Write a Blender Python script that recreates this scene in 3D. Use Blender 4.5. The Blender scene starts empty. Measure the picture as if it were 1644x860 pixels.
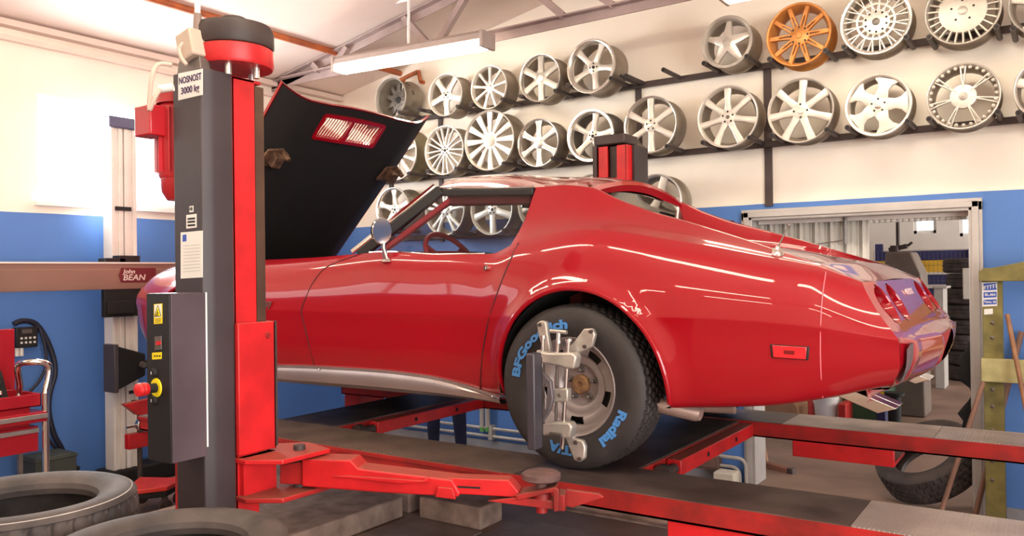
import bpy, math, random
from mathutils import Vector, Matrix
random.seed(7)
C = bpy.context.scene.collection
PI = math.pi
def R(a): return math.radians(a)
V = Vector
# ---------------------------------------------------------------- camera frame
FPX = 1306.0; YAW = R(34.2); PITCH = 7.0/FPX; ROLL = 0.0125
CAM = V((0, 0, 1.6))
_F0 = V((-math.sin(YAW), math.cos(YAW), 0)); _R0 = V((math.cos(YAW), math.sin(YAW), 0)); _U0 = V((0, 0, 1))
_F = _F0*math.cos(PITCH) + _U0*math.sin(PITCH); _U = _U0*math.cos(PITCH) - _F0*math.sin(PITCH)
_RC = _R0*math.cos(ROLL) - _U*math.sin(ROLL); _UC = _U*math.cos(ROLL) + _R0*math.sin(ROLL)
def P(u, v, X=None, Y=None, Z=None):
    """a sight line of the photograph meets a plane of the place"""
    d = _F + _RC*((u-822)/FPX) + _UC*((430-v)/FPX)
    t = ((X-CAM.x)/d.x) if X is not None else ((Y-CAM.y)/d.y) if Y is not None else ((Z-CAM.z)/d.z)
    return CAM + d*t
cam = bpy.data.cameras.new('camera'); co = bpy.data.objects.new('camera', cam); C.objects.link(co)
cam.sensor_width = 36; cam.lens = FPX/1644*36; cam.clip_start = .05; cam.clip_end = 200
m = Matrix((( _RC.x, _UC.x, -_F.x, 0), (_RC.y, _UC.y, -_F.y, 0), (_RC.z, _UC.z, -_F.z, 0), (0, 0, 0, 1)))
m.translation = CAM; co.matrix_world = m
bpy.context.scene.camera = co
sc = bpy.context.scene
sc.view_settings.view_transform = 'Standard'; sc.view_settings.look = 'None'
sc.view_settings.gamma = 1; sc.view_settings.use_curve_mapping = False
# ---------------------------------------------------------------- materials
def lin(c):
    return tuple(((x/255)/12.92 if x/255 <= .04045 else ((x/255+.055)/1.055)**2.4) for x in c) + (1,)
def mat(name, rgb, rough=.5, metal=0, var=.12, scale=6, bump=0, bscale=60, coat=0, spec=.5, rgb2=None, emit=0, coat_rough=.05, detail=5):
    M = bpy.data.materials.new(name); M.use_nodes = True
    nt = M.node_tree; b = nt.nodes['Principled BSDF']
    c = lin(rgb)
    b.inputs['Roughness'].default_value = rough; b.inputs['Metallic'].default_value = metal
    b.inputs['Coat Weight'].default_value = coat; b.inputs['Coat Roughness'].default_value = coat_rough
    b.inputs['Specular IOR Level'].default_value = spec
    if emit:
        b.inputs['Emission Color'].default_value = c; b.inputs['Emission Strength'].default_value = emit
    tc = nt.nodes.new('ShaderNodeTexCoord')
    if var or rgb2:
        n = nt.nodes.new('ShaderNodeTexNoise'); n.inputs['Scale'].default_value = scale; n.inputs['Detail'].default_value = detail
        r = nt.nodes.new('ShaderNodeValToRGB')
        a = lin(rgb2) if rgb2 else tuple(x*(1-var) for x in c[:3])+(1,)
        z = c if rgb2 else tuple(min(1, x*(1+var)) for x in c[:3])+(1,)
        r.color_ramp.elements[0].position = .35; r.color_ramp.elements[1].position = .65
        r.color_ramp.elements[0].color = a; r.color_ramp.elements[1].color = z
        nt.links.new(tc.outputs['Object'], n.inputs['Vector']); nt.links.new(n.outputs['Fac'], r.inputs['Fac'])
        nt.links.new(r.outputs['Color'], b.inputs['Base Color'])
    else: b.inputs['Base Color'].default_value = c
    if bump:
        n2 = nt.nodes.new('ShaderNodeTexNoise'); n2.inputs['Scale'].default_value = bscale; n2.inputs['Detail'].default_value = 4
        bp = nt.nodes.new('ShaderNodeBump'); bp.inputs['Strength'].default_value = bump; bp.inputs['Distance'].default_value = .004
        nt.links.new(tc.outputs['Object'], n2.inputs['Vector']); nt.links.new(n2.outputs['Fac'], bp.inputs['Height'])
        nt.links.new(bp.outputs['Normal'], b.inputs['Normal'])
    return M
def glassmat(name, tint, base=.05, edge=.6):
    """thin pane: clear, with a mirror share that grows towards grazing view"""
    M = bpy.data.materials.new(name); M.use_nodes = True; nt = M.node_tree
    for n in list(nt.nodes): nt.nodes.remove(n)
    o = nt.nodes.new('ShaderNodeOutputMaterial'); mx = nt.nodes.new('ShaderNodeMixShader')
    t = nt.nodes.new('ShaderNodeBsdfTransparent'); t.inputs['Color'].default_value = lin(tint)
    g = nt.nodes.new('ShaderNodeBsdfGlossy'); g.inputs['Roughness'].default_value = .02
    f = nt.nodes.new('ShaderNodeLayerWeight'); f.inputs['Blend'].default_value = .5
    p = nt.nodes.new('ShaderNodeMath'); p.operation = 'POWER'; p.inputs[1].default_value = 4
    q = nt.nodes.new('ShaderNodeMath'); q.operation = 'MULTIPLY_ADD'; q.inputs[1].default_value = edge; q.inputs[2].default_value = base
    L = nt.links.new; L(f.outputs['Facing'], p.inputs[0]); L(p.outputs[0], q.inputs[0]); L(q.outputs[0], mx.inputs['Fac'])
    L(t.outputs['BSDF'], mx.inputs[1]); L(g.outputs['BSDF'], mx.inputs[2]); L(mx.outputs['Shader'], o.inputs['Surface'])
    return M
def dusty(M, rgb, lo=.55, hi=.95, amount=.75):
    """dust lying on the upward faces of a painted part"""
    nt = M.node_tree; b = nt.nodes['Principled BSDF']; g = nt.nodes.new('ShaderNodeNewGeometry'); s = nt.nodes.new('ShaderNodeSeparateXYZ')
    m1 = nt.nodes.new('ShaderNodeMapRange'); m1.inputs[1].default_value = lo; m1.inputs[2].default_value = hi; m1.inputs[4].default_value = amount
    mx = nt.nodes.new('ShaderNodeMix'); mx.data_type = 'RGBA'; mx.inputs[7].default_value = lin(rgb)
    old = b.inputs['Base Color'].links[0].from_socket; L = nt.links.new
    L(g.outputs['Normal'], s.inputs[0]); L(s.outputs['Z'], m1.inputs[0]); L(m1.outputs[0], mx.inputs[0]); L(old, mx.inputs[6]); L(mx.outputs[2], b.inputs['Base Color'])
    return M
def twotone(name, top, bottom, z, rough=.7):
    """painted wall: dado colour below the height z, another above (world height)"""
    M = mat(name, top, rough, var=0, bump=.15, bscale=25); nt = M.node_tree; b = nt.nodes['Principled BSDF']
    tc = nt.nodes.new('ShaderNodeNewGeometry'); s = nt.nodes.new('ShaderNodeSeparateXYZ')
    n = nt.nodes.new('ShaderNodeTexNoise'); n.inputs['Scale'].default_value = 1.7; n.inputs['Detail'].default_value = 6
    w = nt.nodes.new('ShaderNodeMath'); w.operation = 'MULTIPLY_ADD'; w.inputs[1].default_value = .012; w.inputs[2].default_value = -.006
    a = nt.nodes.new('ShaderNodeMath'); a.operation = 'ADD'
    gt = nt.nodes.new('ShaderNodeMath'); gt.operation = 'GREATER_THAN'; gt.inputs[1].default_value = z
    r1 = nt.nodes.new('ShaderNodeValToRGB'); r2 = nt.nodes.new('ShaderNodeValToRGB')
    for r, c in ((r1, bottom), (r2, top)):
        c = lin(c); r.color_ramp.elements[0].position = .3; r.color_ramp.elements[1].position = .7
        r.color_ramp.elements[0].color = tuple(x*.9 for x in c[:3])+(1,); r.color_ramp.elements[1].color = c
        nt.links.new(n.outputs['Fac'], r.inputs['Fac'])
    mx = nt.nodes.new('ShaderNodeMix'); mx.data_type = 'RGBA'
    L = nt.links.new
    L(tc.outputs['Position'], n.inputs['Vector']); L(tc.outputs['Position'], s.inputs[0]); L(n.outputs['Fac'], w.inputs[0])
    L(s.outputs['Z'], a.inputs[0]); L(w.outputs[0], a.inputs[1]); L(a.outputs[0], gt.inputs[0])
    L(gt.outputs[0], mx.inputs[0]); L(r1.outputs[0], mx.inputs[6]); L(r2.outputs[0], mx.inputs[7]); L(mx.outputs[2], b.inputs['Base Color'])
    return M
# ---------------------------------------------------------------- mesh builder
class MB:
    def __init__(s): s.v = []; s.f = []; s.mi = []; s.cur = 0
    def add(s, vs, fs, M=None):
        b = len(s.v)
        s.v += [tuple(M @ V(p)) if M is not None else tuple(p) for p in vs]
        s.f += [tuple(b+i for i in q) for q in fs]; s.mi += [s.cur]*len(fs); return s
    def box(s, a, b, M=None):
        x0, y0, z0 = [min(a[i], b[i]) for i in range(3)]; x1, y1, z1 = [max(a[i], b[i]) for i in range(3)]
        vs = [(x0,y0,z0),(x1,y0,z0),(x1,y1,z0),(x0,y1,z0),(x0,y0,z1),(x1,y0,z1),(x1,y1,z1),(x0,y1,z1)]
        return s.add(vs, [(0,3,2,1),(4,5,6,7),(0,1,5,4),(1,2,6,5),(2,3,7,6),(3,0,4,7)], M)
    def cbox(s, c, d, M=None):
        return s.box([c[i]-d[i]/2 for i in range(3)], [c[i]+d[i]/2 for i in range(3)], M)
    def bar(s, p, q, w, h, up=(0,0,1)):
        """rectangular bar from p to q, w across, h along up"""
        p = V(p); q = V(q); d = (q-p).normalized(); u = V(up); a = d.cross(u)
        if a.length < 1e-5: a = d.cross(V((1,0,0)))
        a.normalize(); u = a.cross(d).normalized(); vs = []
        for e in (p, q):
            for i, j in ((-1,-1),(1,-1),(1,1),(-1,1)): vs.append(e + a*(i*w/2) + u*(j*h/2))
        return s.add(vs, [(0,3,2,1),(4,5,6,7),(0,1,5,4),(1,2,6,5),(2,3,7,6),(3,0,4,7)])
    def cyl(s, p, q, r, r2=None, n=20, M=None):
        return s.tube([p, q], [r, r if r2 is None else r2], n, M)
    def tube(s, pts, r, n=12, M=None, caps=True, closed=False):
        pts = [V(p) for p in pts]; k = len(pts); rs = r if isinstance(r, (list, tuple)) else [r]*k
        vs = []; fs = []; pa = None
        for i, p in enumerate(pts):
            if closed: d = pts[(i+1)%k]-pts[i-1]
            else: d = (pts[min(i+1,k-1)]-pts[max(i-1,0)])
            d.normalize()
            if pa is None:
                a = d.cross(V((0,0,1)))
                if a.length < .05: a = d.cross(V((1,0,0)))
            else: a = pa - d*pa.dot(d)
            a.normalize(); pa = a; b = d.cross(a)
            for j in range(n):
                t = 2*PI*j/n; vs.append(p + (a*math.cos(t)+b*math.sin(t))*rs[i])
        for i in range(k if closed else k-1):
            i2 = (i+1) % k
            for j in range(n):
                j2 = (j+1)%n; fs.append((i*n+j, i*n+j2, i2*n+j2, i2*n+j))
        if caps and not closed: fs.append(tuple(range(n-1,-1,-1))); fs.append(tuple((k-1)*n+j for j in range(n)))
        return s.add(vs, fs, M)
    def lathe(s, prof, n=32, M=None, closed=False, caps=False):
        """profile (r, h) turned about the local Z axis"""
        k = len(prof); vs = []; fs = []
        for r, h in prof:
            for j in range(n): t = 2*PI*j/n; vs.append((r*math.cos(t), r*math.sin(t), h))
        for i in range(k if closed else k-1):
            i2 = (i+1)%k
            for j in range(n): j2 = (j+1)%n; fs.append((i*n+j, i*n+j2, i2*n+j2, i2*n+j))
        if caps: fs.append(tuple(range(n-1,-1,-1))); fs.append(tuple((k-1)*n+j for j in range(n)))
        return s.add(vs, fs, M)
    def grid(s, rows, M=None, flip=False):
        n = len(rows[0]); vs = [p for r in rows for p in r]; fs = []
        for i in range(len(rows)-1):
            for j in range(n-1):
                q = (i*n+j, i*n+j+1, (i+1)*n+j+1, (i+1)*n+j); fs.append(q[::-1] if flip else q)
        return s.add(vs, fs, M)
    def prism(s, poly, a, b, M=None):
        """polygon (x,y) pushed from z=a to z=b"""
        n = len(poly); vs = [(x,y,a) for x,y in poly]+[(x,y,b) for x,y in poly]
        fs = [tuple(range(n-1,-1,-1)), tuple(range(n,2*n))] + [(i,(i+1)%n,n+(i+1)%n,n+i) for i in range(n)]
        return s.add(vs, fs, M)
    def sphere(s, c, r, n=16, m=10, sc=(1,1,1)):
        c = V(c); prof = [[c+V((r*sc[0]*math.sin(PI*i/m)*math.cos(2*PI*j/n), r*sc[1]*math.sin(PI*i/m)*math.sin(2*PI*j/n), r*sc[2]*math.cos(PI*i/m))) for j in range(n+1)] for i in range(m+1)]
        return s.grid(prof)
    def mirror_y(s, yc):
        b = len(s.v); s.v += [(x, 2*yc-y, z) for x,y,z in s.v]; nf = len(s.f)
        s.f += [tuple(b+i for i in q[::-1]) for q in s.f[:nf]]; s.mi += s.mi[:nf]; return s
    def build(s, name, m, parent=None, bevel=0, smooth=35, weld=0, solid=0, sub=0, seg=2, soff=-1):
        me = bpy.data.meshes.new(name); me.from_pydata(s.v, [], s.f); me.validate()
        ms = m if isinstance(m, (list, tuple)) else [m]
        for q in ms: me.materials.append(q)
        if len(ms) > 1 and len(me.polygons) == len(s.mi): me.polygons.foreach_set('material_index', s.mi)
        if weld:
            import bmesh
            bm = bmesh.new(); bm.from_mesh(me); bmesh.ops.remove_doubles(bm, verts=bm.verts, dist=weld); bmesh.ops.recalc_face_normals(bm, faces=bm.faces); bm.to_mesh(me); bm.free()
        me.shade_smooth()
        if smooth: me.set_sharp_from_angle(angle=R(smooth))
        me.update()
        o = bpy.data.objects.new(name, me); C.objects.link(o)
        if parent is not None: attach(o, parent)
        if solid:
            q = o.modifiers.new('thickness', 'SOLIDIFY'); q.thickness = solid; q.offset = soff
        if bevel:
            q = o.modifiers.new('bevel', 'BEVEL'); q.width = bevel; q.segments = seg; q.limit_method = 'ANGLE'; q.angle_limit = R(40); q.harden_normals = False
        if sub:
            q = o.modifiers.new('subdivision', 'SUBSURF'); q.levels = sub; q.render_levels = sub
        return o
def wm(o):
    M = Matrix.LocRotScale(o.location, o.rotation_euler, o.scale)
    return wm(o.parent) @ o.matrix_parent_inverse @ M if o.parent else M
def attach(o, p):
    o.parent = p; o.matrix_parent_inverse = wm(p).inverted()
def tag(o, label=None, cat=None, group=None, kind=None):
    if label: o['label'] = label
    if cat: o['category'] = cat
    if group: o['group'] = group
    if kind: o['kind'] = kind
    return o
def thing(name, label, cat, loc=(0,0,0), group=None):
    o = bpy.data.objects.new(name, None); C.objects.link(o); o.location = loc; o.empty_display_size = .1
    return tag(o, label, cat, group)
def copy_tree(o, parent=None):
    c = o.copy(); C.objects.link(c)
    if parent is not None: c.parent = parent
    for ch in list(o.children): copy_tree(ch, c)
    return c
def frame(o, x, y, z):
    M = Matrix((( x[0], y[0], z[0], o[0]), (x[1], y[1], z[1], o[1]), (x[2], y[2], z[2], o[2]), (0,0,0,1)))
    return M
def XZ(o):      # local x -> X, local y -> Z, local z -> -Y (towards the room)
    return frame(o, (1,0,0), (0,0,1), (0,-1,0))
def YZ(o):      # local x -> Y, local y -> Z, local z -> +X
    return frame(o, (0,1,0), (0,0,1), (1,0,0))
def txt(mb, s, size, ext, M, align='CENTER', fn=None, bold=0, xs=1):
    cu = bpy.data.curves.new('lettering', 'FONT'); cu.body = s; cu.size = size; cu.extrude = ext; cu.align_x = align; cu.align_y = 'CENTER'; cu.offset = bold; cu.resolution_u = 3
    o = bpy.data.objects.new('lettering', cu); C.objects.link(o); bpy.context.view_layer.update()
    me = o.evaluated_get(bpy.context.evaluated_depsgraph_get()).to_mesh()
    vs = [(v.co.x*xs, v.co.y, v.co.z) for v in me.vertices]; fs = [tuple(p.vertices) for p in me.polygons]
    if fn: vs = [fn(p) for p in vs]
    mb.add(vs, fs, M)
    bpy.data.objects.remove(o); bpy.data.curves.remove(cu)
    return mb
def pchip(xs, ys, x):
    n = len(xs)
    if x <= xs[0]: return ys[0]
    if x >= xs[-1]: return ys[-1]
    i = max(k for k in range(n-1) if xs[k] <= x)
    def sl(k): return (ys[k+1]-ys[k])/(xs[k+1]-xs[k])
    def tg(k):
        if k == 0: return sl(0)
        if k == n-1: return sl(n-2)
        a, b = sl(k-1), sl(k)
        return 0 if a*b <= 0 else 2*a*b/(a+b)
    h = xs[i+1]-xs[i]; t = (x-xs[i])/h
    return ((2*t**3-3*t*t+1)*ys[i] + (t**3-2*t*t+t)*h*tg(i) + (-2*t**3+3*t*t)*ys[i+1] + (t**3-t*t)*h*tg(i+1))
def crom(pts, sub):
    """Catmull-Rom through points (any dim)"""
    out = []; n = len(pts)
    for i in range(n-1):
        p0 = pts[max(i-1,0)]; p1 = pts[i]; p2 = pts[i+1]; p3 = pts[min(i+2,n-1)]
        for k in range(sub):
            t = k/sub
            out.append(tuple(.5*((2*b)+(-a+c)*t+(2*a-5*b+4*c-d)*t*t+(-a+3*b-3*c+d)*t**3) for a,b,c,d in zip(p0,p1,p2,p3)))
    out.append(tuple(pts[-1])); return out
# ---------------------------------------------------------------- palette
m_wall = twotone('painted_wall', (248,238,224), (84,128,198), 2.08, .55)
m_wall_in = mat('plain_wall_paint', (235,228,218), .8, var=.05, scale=2)
m_wall_out = mat('stained_wall_paint', (206,190,176), .8, var=.08, scale=1.2)
m_ceil = mat('ceiling_paint', (228,210,198), .8, var=.03, scale=1.5)
m_floor = mat('concrete_floor', (148,122,108), .6, var=.3, scale=1.6, bump=.4, bscale=30, rgb2=(116,95,84), detail=8)
m_conc = mat('rough_concrete', (170,144,130), .85, scale=7, bump=.8, bscale=40, rgb2=(126,104,94))
m_red = mat('lift_red_paint', (194,27,32), .42, var=.14, scale=9, bump=.12, bscale=50)
m_redw = mat('worn_red_paint', (172,28,28), .5, scale=7, rgb2=(126,26,24), bump=.25, bscale=45)
dusty(m_red, (150,84,70)); dusty(m_redw, (132,84,70))
m_reddirt = mat('dusty_red_top', (150,62,50), .8, scale=14, rgb2=(112,72,58), bump=.4)
m_darkcov = mat('charcoal_cover', (60,51,54), .45, var=.12, scale=4, spec=.4)
m_black = mat('black_plastic', (26,24,26), .5, var=.1)
m_blackm = mat('black_matte', (16,13,13), .75, var=.15)
m_alu = mat('brushed_aluminium', (206,204,200), .35, .85, var=.06, scale=12)
m_alup = mat('aluminium_profile', (232,226,220), .45, .1, var=.04)
m_chrome = mat('chrome', (232,230,228), .08, 1, var=0)
m_sill = mat('brushed_sill', (196,182,180), .34, .9, var=.06, scale=3)
m_steel = mat('grey_steel', (120,112,108), .45, .7, var=.2)
m_dsteel = mat('dark_brown_steel', (74,62,60), .55, .3, var=.2)
m_rust = mat('rusty_pipe', (196,106,56), .6, .1, scale=9, rgb2=(156,88,58))
m_truss = mat('truss_grey', (166,146,142), .6, .1, var=.08)
m_rub = mat('tyre_rubber', (44,38,38), .62, var=.25, scale=12, bump=.15, bscale=80)
m_rubd = mat('dusty_tyre_rubber', (80,70,68), .7, scale=8, rgb2=(52,46,46), bump=.2, bscale=60)
m_plate = mat('dusty_tread_plate', (140,118,106), .5, .3, scale=6, rgb2=(112,92,82))
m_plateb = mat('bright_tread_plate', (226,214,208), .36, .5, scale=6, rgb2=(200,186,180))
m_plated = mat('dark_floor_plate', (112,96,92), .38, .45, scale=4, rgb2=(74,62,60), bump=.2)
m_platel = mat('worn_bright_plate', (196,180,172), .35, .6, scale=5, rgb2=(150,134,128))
m_white = mat('white_plastic', (238,236,232), .5, var=.03)
m_paper = mat('paper_label', (228,226,222), .7, var=.04)
m_yellow = mat('yellow_label', (240,214,20), .5, var=.04)
m_ink = mat('printed_ink', (62,40,84), .6, var=0)
m_inkb = mat('black_ink', (20,18,18), .6, var=0)
m_blueink = mat('blue_ink', (50,84,178), .5, var=0)
m_blue = mat('blue_enamel', (34,74,168), .5, var=.1)
m_navy = mat('navy_cloth', (30,34,62), .9, var=.2, scale=12)
m_wood = mat('olive_timber', (136,126,72), .8, scale=9, rgb2=(106,98,58), bump=.4)
m_woodl = mat('pale_timber', (188,178,126), .8, scale=9, rgb2=(156,146,100), bump=.4)
m_stick = mat('broom_wood', (176,128,92), .6, scale=9, rgb2=(140,98,72))
m_green = mat('green_enamel', (56,84,60), .5)
m_jamb = mat('zinc_jamb', (190,186,184), .4, .4, var=.06)
def checker_bump(M, sx, sy, strength=.8):
    """pressed lozenge pattern of chequer plate"""
    nt = M.node_tree; b = nt.nodes['Principled BSDF']; tc = nt.nodes.new('ShaderNodeTexCoord')
    mp = nt.nodes.new('ShaderNodeMapping'); mp.inputs['Rotation'].default_value = (0,0,R(45)); mp.inputs['Scale'].default_value = (sx, sy, 1)
    ck = nt.nodes.new('ShaderNodeTexChecker'); ck.inputs['Scale'].default_value = 1
    br = nt.nodes.new('ShaderNodeTexBrick'); br.inputs['Scale'].default_value = 1; br.inputs['Mortar Size'].default_value = .12; br.inputs['Mortar Smooth'].default_value = .4
    bp = nt.nodes.new('ShaderNodeBump'); bp.inputs['Strength'].default_value = strength; bp.inputs['Distance'].default_value = .006
    L = nt.links.new; L(tc.outputs['Object'], mp.inputs[0]); L(mp.outputs[0], br.inputs['Vector']); L(br.outputs['Fac'], bp.inputs['Height']); L(bp.outputs[0], b.inputs['Normal'])
    old = b.inputs['Base Color'].links[0].from_socket
    mx = nt.nodes.new('ShaderNodeMix'); mx.data_type = 'RGBA'; mx.blend_type = 'MULTIPLY'; mx.inputs[0].default_value = .55
    rp = nt.nodes.new('ShaderNodeValToRGB'); rp.color_ramp.elements[0].color = (1,1,1,1); rp.color_ramp.elements[1].color = (.35,.33,.33,1)
    L(br.outputs['Fac'], rp.inputs[0]); L(old, mx.inputs[6]); L(rp.outputs[0], mx.inputs[7]); L(mx.outputs[2], b.inputs['Base Color'])
checker_bump(m_plate, 26, 26); checker_bump(m_plateb, 24, 24)
# ---------------------------------------------------------------- the room
XL, YW, YF, XR, DADO = -6.25, 6.0, -4.5, 4.5, 2.08
DX0, DX1, DZ = -1.97, -.45, 2.02          # doorway in the rear wall
def struct(mb, name, m, **k):
    o = mb.build(name, m, **k); o['kind'] = 'structure'; return o
def ceil_z(x): return 3.44 + .19*(x-XL)
def wallmesh(origin, ax, holes, L0, L1, H, thick, nrm):
    """wall as boxes round rectangular holes; ax is the direction along the wall"""
    mb = MB(); xs = sorted(set([L0, L1] + [h[0] for h in holes] + [h[1] for h in holes]))
    def put(a, b, z0, z1):
        if b-a < 1e-4 or z1-z0 < 1e-4: return
        p = V(origin); q0 = p + V(ax)*a + V((0,0,z0)); q1 = p + V(ax)*b + V((0,0,z1)) + V(nrm)*thick
        mb.box(q0, q1)
    for a, b in zip(xs, xs[1:]):
        hs = [h for h in holes if h[0] <= a+1e-6 and h[1] >= b-1e-6]; z = 0
        for h in sorted(hs, key=lambda t: t[2]): put(a, b, z, h[2]); z = h[3]
        put(a, b, z, H)
    return mb
# left wall with its window
wa = P(59, 150, X=XL); wb = P(59, 323, X=XL); wc = P(268, 185, X=XL)
WY0, WY1, WZ0, WZ1 = wa.y, wc.y+.35, wb.z, wa.z
struct(wallmesh((XL,0,0), (0,1,0), [(-2.6, .6, 2.0, 2.75), (WY0, WY1, WZ0, WZ1)], YF, YW+.2, 3.46, .25, (-1,0,0)), 'wall_left', m_wall)
struct(wallmesh((0,YW,0), (1,0,0), [(DX0, DX1, 0, DZ)], XL, XR, 5.6, .2, (0,1,0)), 'wall_back', m_wall)
struct(wallmesh((0,YF,0), (1,0,0), [], XL-.25, XR+.2, 5.6, .2, (0,-1,0)), 'wall_front', m_wall_out)
struct(wallmesh((XR,0,0), (0,1,0), [(-3.6, 1.9, 0, 3.4)], YF, YW, 5.6, .2, (1,0,0)), 'wall_right', m_wall)
fl = MB(); fl.box((XL-.3, YF-3, -.2), (7.5, 20, 0)); struct(fl, 'floor', m_floor)
cl = MB()
cl.prism([(XL-.25, 3.44-.19*.25), (XR+.2, ceil_z(XR+.2)), (XR+.2, ceil_z(XR)+.15), (XL-.25, 3.6)], 0, YW+.2-YF, frame((0,YF,0),(1,0,0),(0,0,1),(0,1,0)))
struct(cl, 'ceiling', m_ceil)
# moulding along the head of the left wall
tr = MB(); tr.box((XL, YF, 3.30), (XL+.05, YW, 3.335)); tr.box((XL, YF, 3.395), (XL+.09, YW, 3.44)); struct(tr, 'trim_1', m_ceil)
bb = MB(); bb.box((XL, YF, 0), (XL+.02, YW, .09)); struct(bb, 'baseboard_left', mat('skirting_brown', (110,92,84), .6))
bb = MB(); bb.box((XL, YW-.02, 0), (DX0-.1, YW, .08)); bb.box((DX1+.1, YW-.02, 0), (XR, YW, .08)); struct(bb, 'baseboard_back', mat('skirting_grey', (150,150,156), .6))
# window in the left wall: white frame and a bright pane
m_pane = glassmat('window_glass', (250,250,250))
w = MB()
for a, b in (((WY0,WZ0),(WY1,WZ0+.05)), ((WY0,WZ1-.05),(WY1,WZ1)), ((WY0,WZ0),(WY0+.05,WZ1)), ((WY1-.05,WZ0),(WY1,WZ1))):
    w.box((XL-.16, a[0], a[1]), (XL-.10, b[0], b[1]))
w1 = struct(w, 'window_1', m_white); g = MB(); g.box((XL-.135, WY0, WZ0), (XL-.13, WY1, WZ1)); g.build('window_pane', m_pane, w1)
s = MB(); s.box((XL-.25, WY0-.03, WZ0-.03), (XL+.05, WY1+.03, WZ0)); s.build('window_sill', m_white, w1)
w = MB()  # high window added out of view, for a bright reflection in the car side
for a, b in (((-2.6,2.0),(.6,2.05)), ((-2.6,2.7),(.6,2.75)), ((-2.6,2.0),(-2.55,2.75)), ((-1.03,2.0),(-.97,2.75)), ((.55,2.0),(.6,2.75))): w.box((XL-.16, a[0], a[1]), (XL-.10, b[0], b[1]))
w4 = struct(w, 'window_4', m_white); g = MB(); g.box((XL-.135, -2.6, 2.0), (XL-.13, .6, 2.75)); g.build('window_pane', m_pane, w4)
d = MB(); d.box((XL-.0, -3.8, 0), (XL+.06, 1.3, 1.9))  # brown gate added out of view to darken reflections low on the car
for k in range(6): d.box((XL+.06, -3.75, .05+.31*k), (XL+.075, 1.25, .33+.31*k))
struct(d, 'door_added_left', mat('added_gate_brown', (84,58,54), .6, var=.15))
# steel jambs of the doorway
d = MB()
for x0, x1 in ((DX0-.02, DX0+.06), (DX1-.06, DX1+.02)):
    d.box((x0, YW-.03, 0), (x1, YW+.23, DZ)); d.box((x0+.02, YW-.045, 0), (x1-.02, YW-.03, DZ))
d.box((DX0-.02, YW-.03, DZ-.06), (DX1+.02, YW+.23, DZ+.02)); d.box((DX0, YW-.045, DZ-.04), (DX1, YW-.03, DZ))
struct(d, 'door_1', m_jamb, bevel=.004)
d = MB(); d.box((.06, YW-.05, 0), (3.2, YW-.001, 2.7))  # pale gate added out of view so the tail reflects white, not blue
for k in range(5): d.box((.10, YW-.06, .06+.53*k), (3.16, YW-.05, .54+.53*k))
struct(d, 'door_added_back', mat('added_gate_pale', (226,216,210), .5, var=.05))
# the room behind the doorway
YB = 17.0; XB0, XB1 = -6.0, 5.5
b1 = P(1466, 349, Y=YB); b2 = P(1503, 374, Y=YB); b3 = P(1540, 347, Y=YB); b4 = P(1585, 378, Y=YB)
struct(wallmesh((0,YB,0), (1,0,0), [(b1.x,b2.x,b2.z,b1.z), (b3.x,b4.x,b4.z,b3.z)], XB0, XB1, 4.4, .2, (0,1,0)), 'wall_far', m_wall_in)
struct(wallmesh((XB0,0,0), (0,1,0), [], YW+.2, YB, 4.4, .2, (-1,0,0)), 'wall_far_left', m_wall_in)
struct(wallmesh((XB1,0,0), (0,1,0), [(8.2,14.6,.0,3.0)], YW+.2, YB, 4.4, .2, (1,0,0)), 'wall_far_right', m_wall_in)
cl = MB(); cl.box((XB0-.2, YW+.2, 4.4), (XB1+.2, YB+.2, 4.55)); struct(cl, 'ceiling_far', m_ceil)
for k, (p, q) in enumerate(((b1,b2),(b3,b4))):
    w = MB()
    for a, b in (((p.x,q.z),(q.x,q.z+.06)), ((p.x,p.z-.06),(q.x,p.z)), ((p.x,q.z),(p.x+.05,p.z)), ((q.x-.05,q.z),(q.x,p.z))):
        w.box((a[0], YB+.06, a[1]), (b[0], YB+.12, b[1]))
    wo = struct(w, 'window_%d' % (k+2), m_white); g = MB(); g.box((p.x, YB+.08, q.z), (q.x, YB+.085, p.z)); g.build('window_pane', m_pane, wo)
# ---------------------------------------------------------------- roof truss, pipes, lamps
TY = 5.12
t = thing('roof_truss', 'pinkish grey steel roof truss crossing the ceiling above the hanging lamp', 'roof truss', (XL, TY, 3.4))
def chord(p, q, name):
    mb = MB(); mb.bar(p, q, .07, .012); mb.bar(V(p)+V((0,.03,-.035)), V(q)+V((0,.03,-.035)), .012, .07); mb.build(name, m_truss, t)
zc0 = P(435,130,Y=TY); zc1 = P(1000,5,Y=TY); ch0 = V((XL, TY, 3.40)); dz = (zc1.z-zc0.z)/(zc1.x-zc0.x)
chord((XL,TY,zc0.z+dz*(XL-zc0.x)-.0), (3.8,TY,zc0.z+dz*(3.8-zc0.x)), 'bottom_chord')
chord((XL,TY,ceil_z(XL)-.02), (3.8,TY,ceil_z(3.8)-.02), 'top_chord')
def cz(x): return zc0.z+dz*(x-zc0.x)
for (u0,v0),(u1,v1) in (((540,102),(566,62)),((512,108),(488,84)),((690,70),(642,20)),((703,67),(748,-5)),((905,30),(862,-10)),((985,8),(955,-10))):
    a = P(u0,v0,Y=TY); b = P(u1,v1,Y=TY); a.z = cz(a.x); dd = (b-a)
    k = 1.0
    for i in range(60):
        k = i*.05
        if (a+dd*k).z > ceil_z((a+dd*k).x)-.04: break
    mb = MB(); mb.bar(a, a+dd*k, .05, .05); mb.build('web_member', m_truss, t)
pa = P(205,0,X=-4.85); pb = P(572,96,X=-4.85)
ddir = (pb-pa)
px = P(572,94,Y=5.4); px2 = V((px.x, -2, px.z+.0))
mb = MB()
a = V((px.x, YF+.05, px.z)); b = V((px.x, 5.45, px.z)); mb.tube([a, b, b+V((0,.12,-.02)), (px.x, YW, px.z-.02)], .028, 12)
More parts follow.
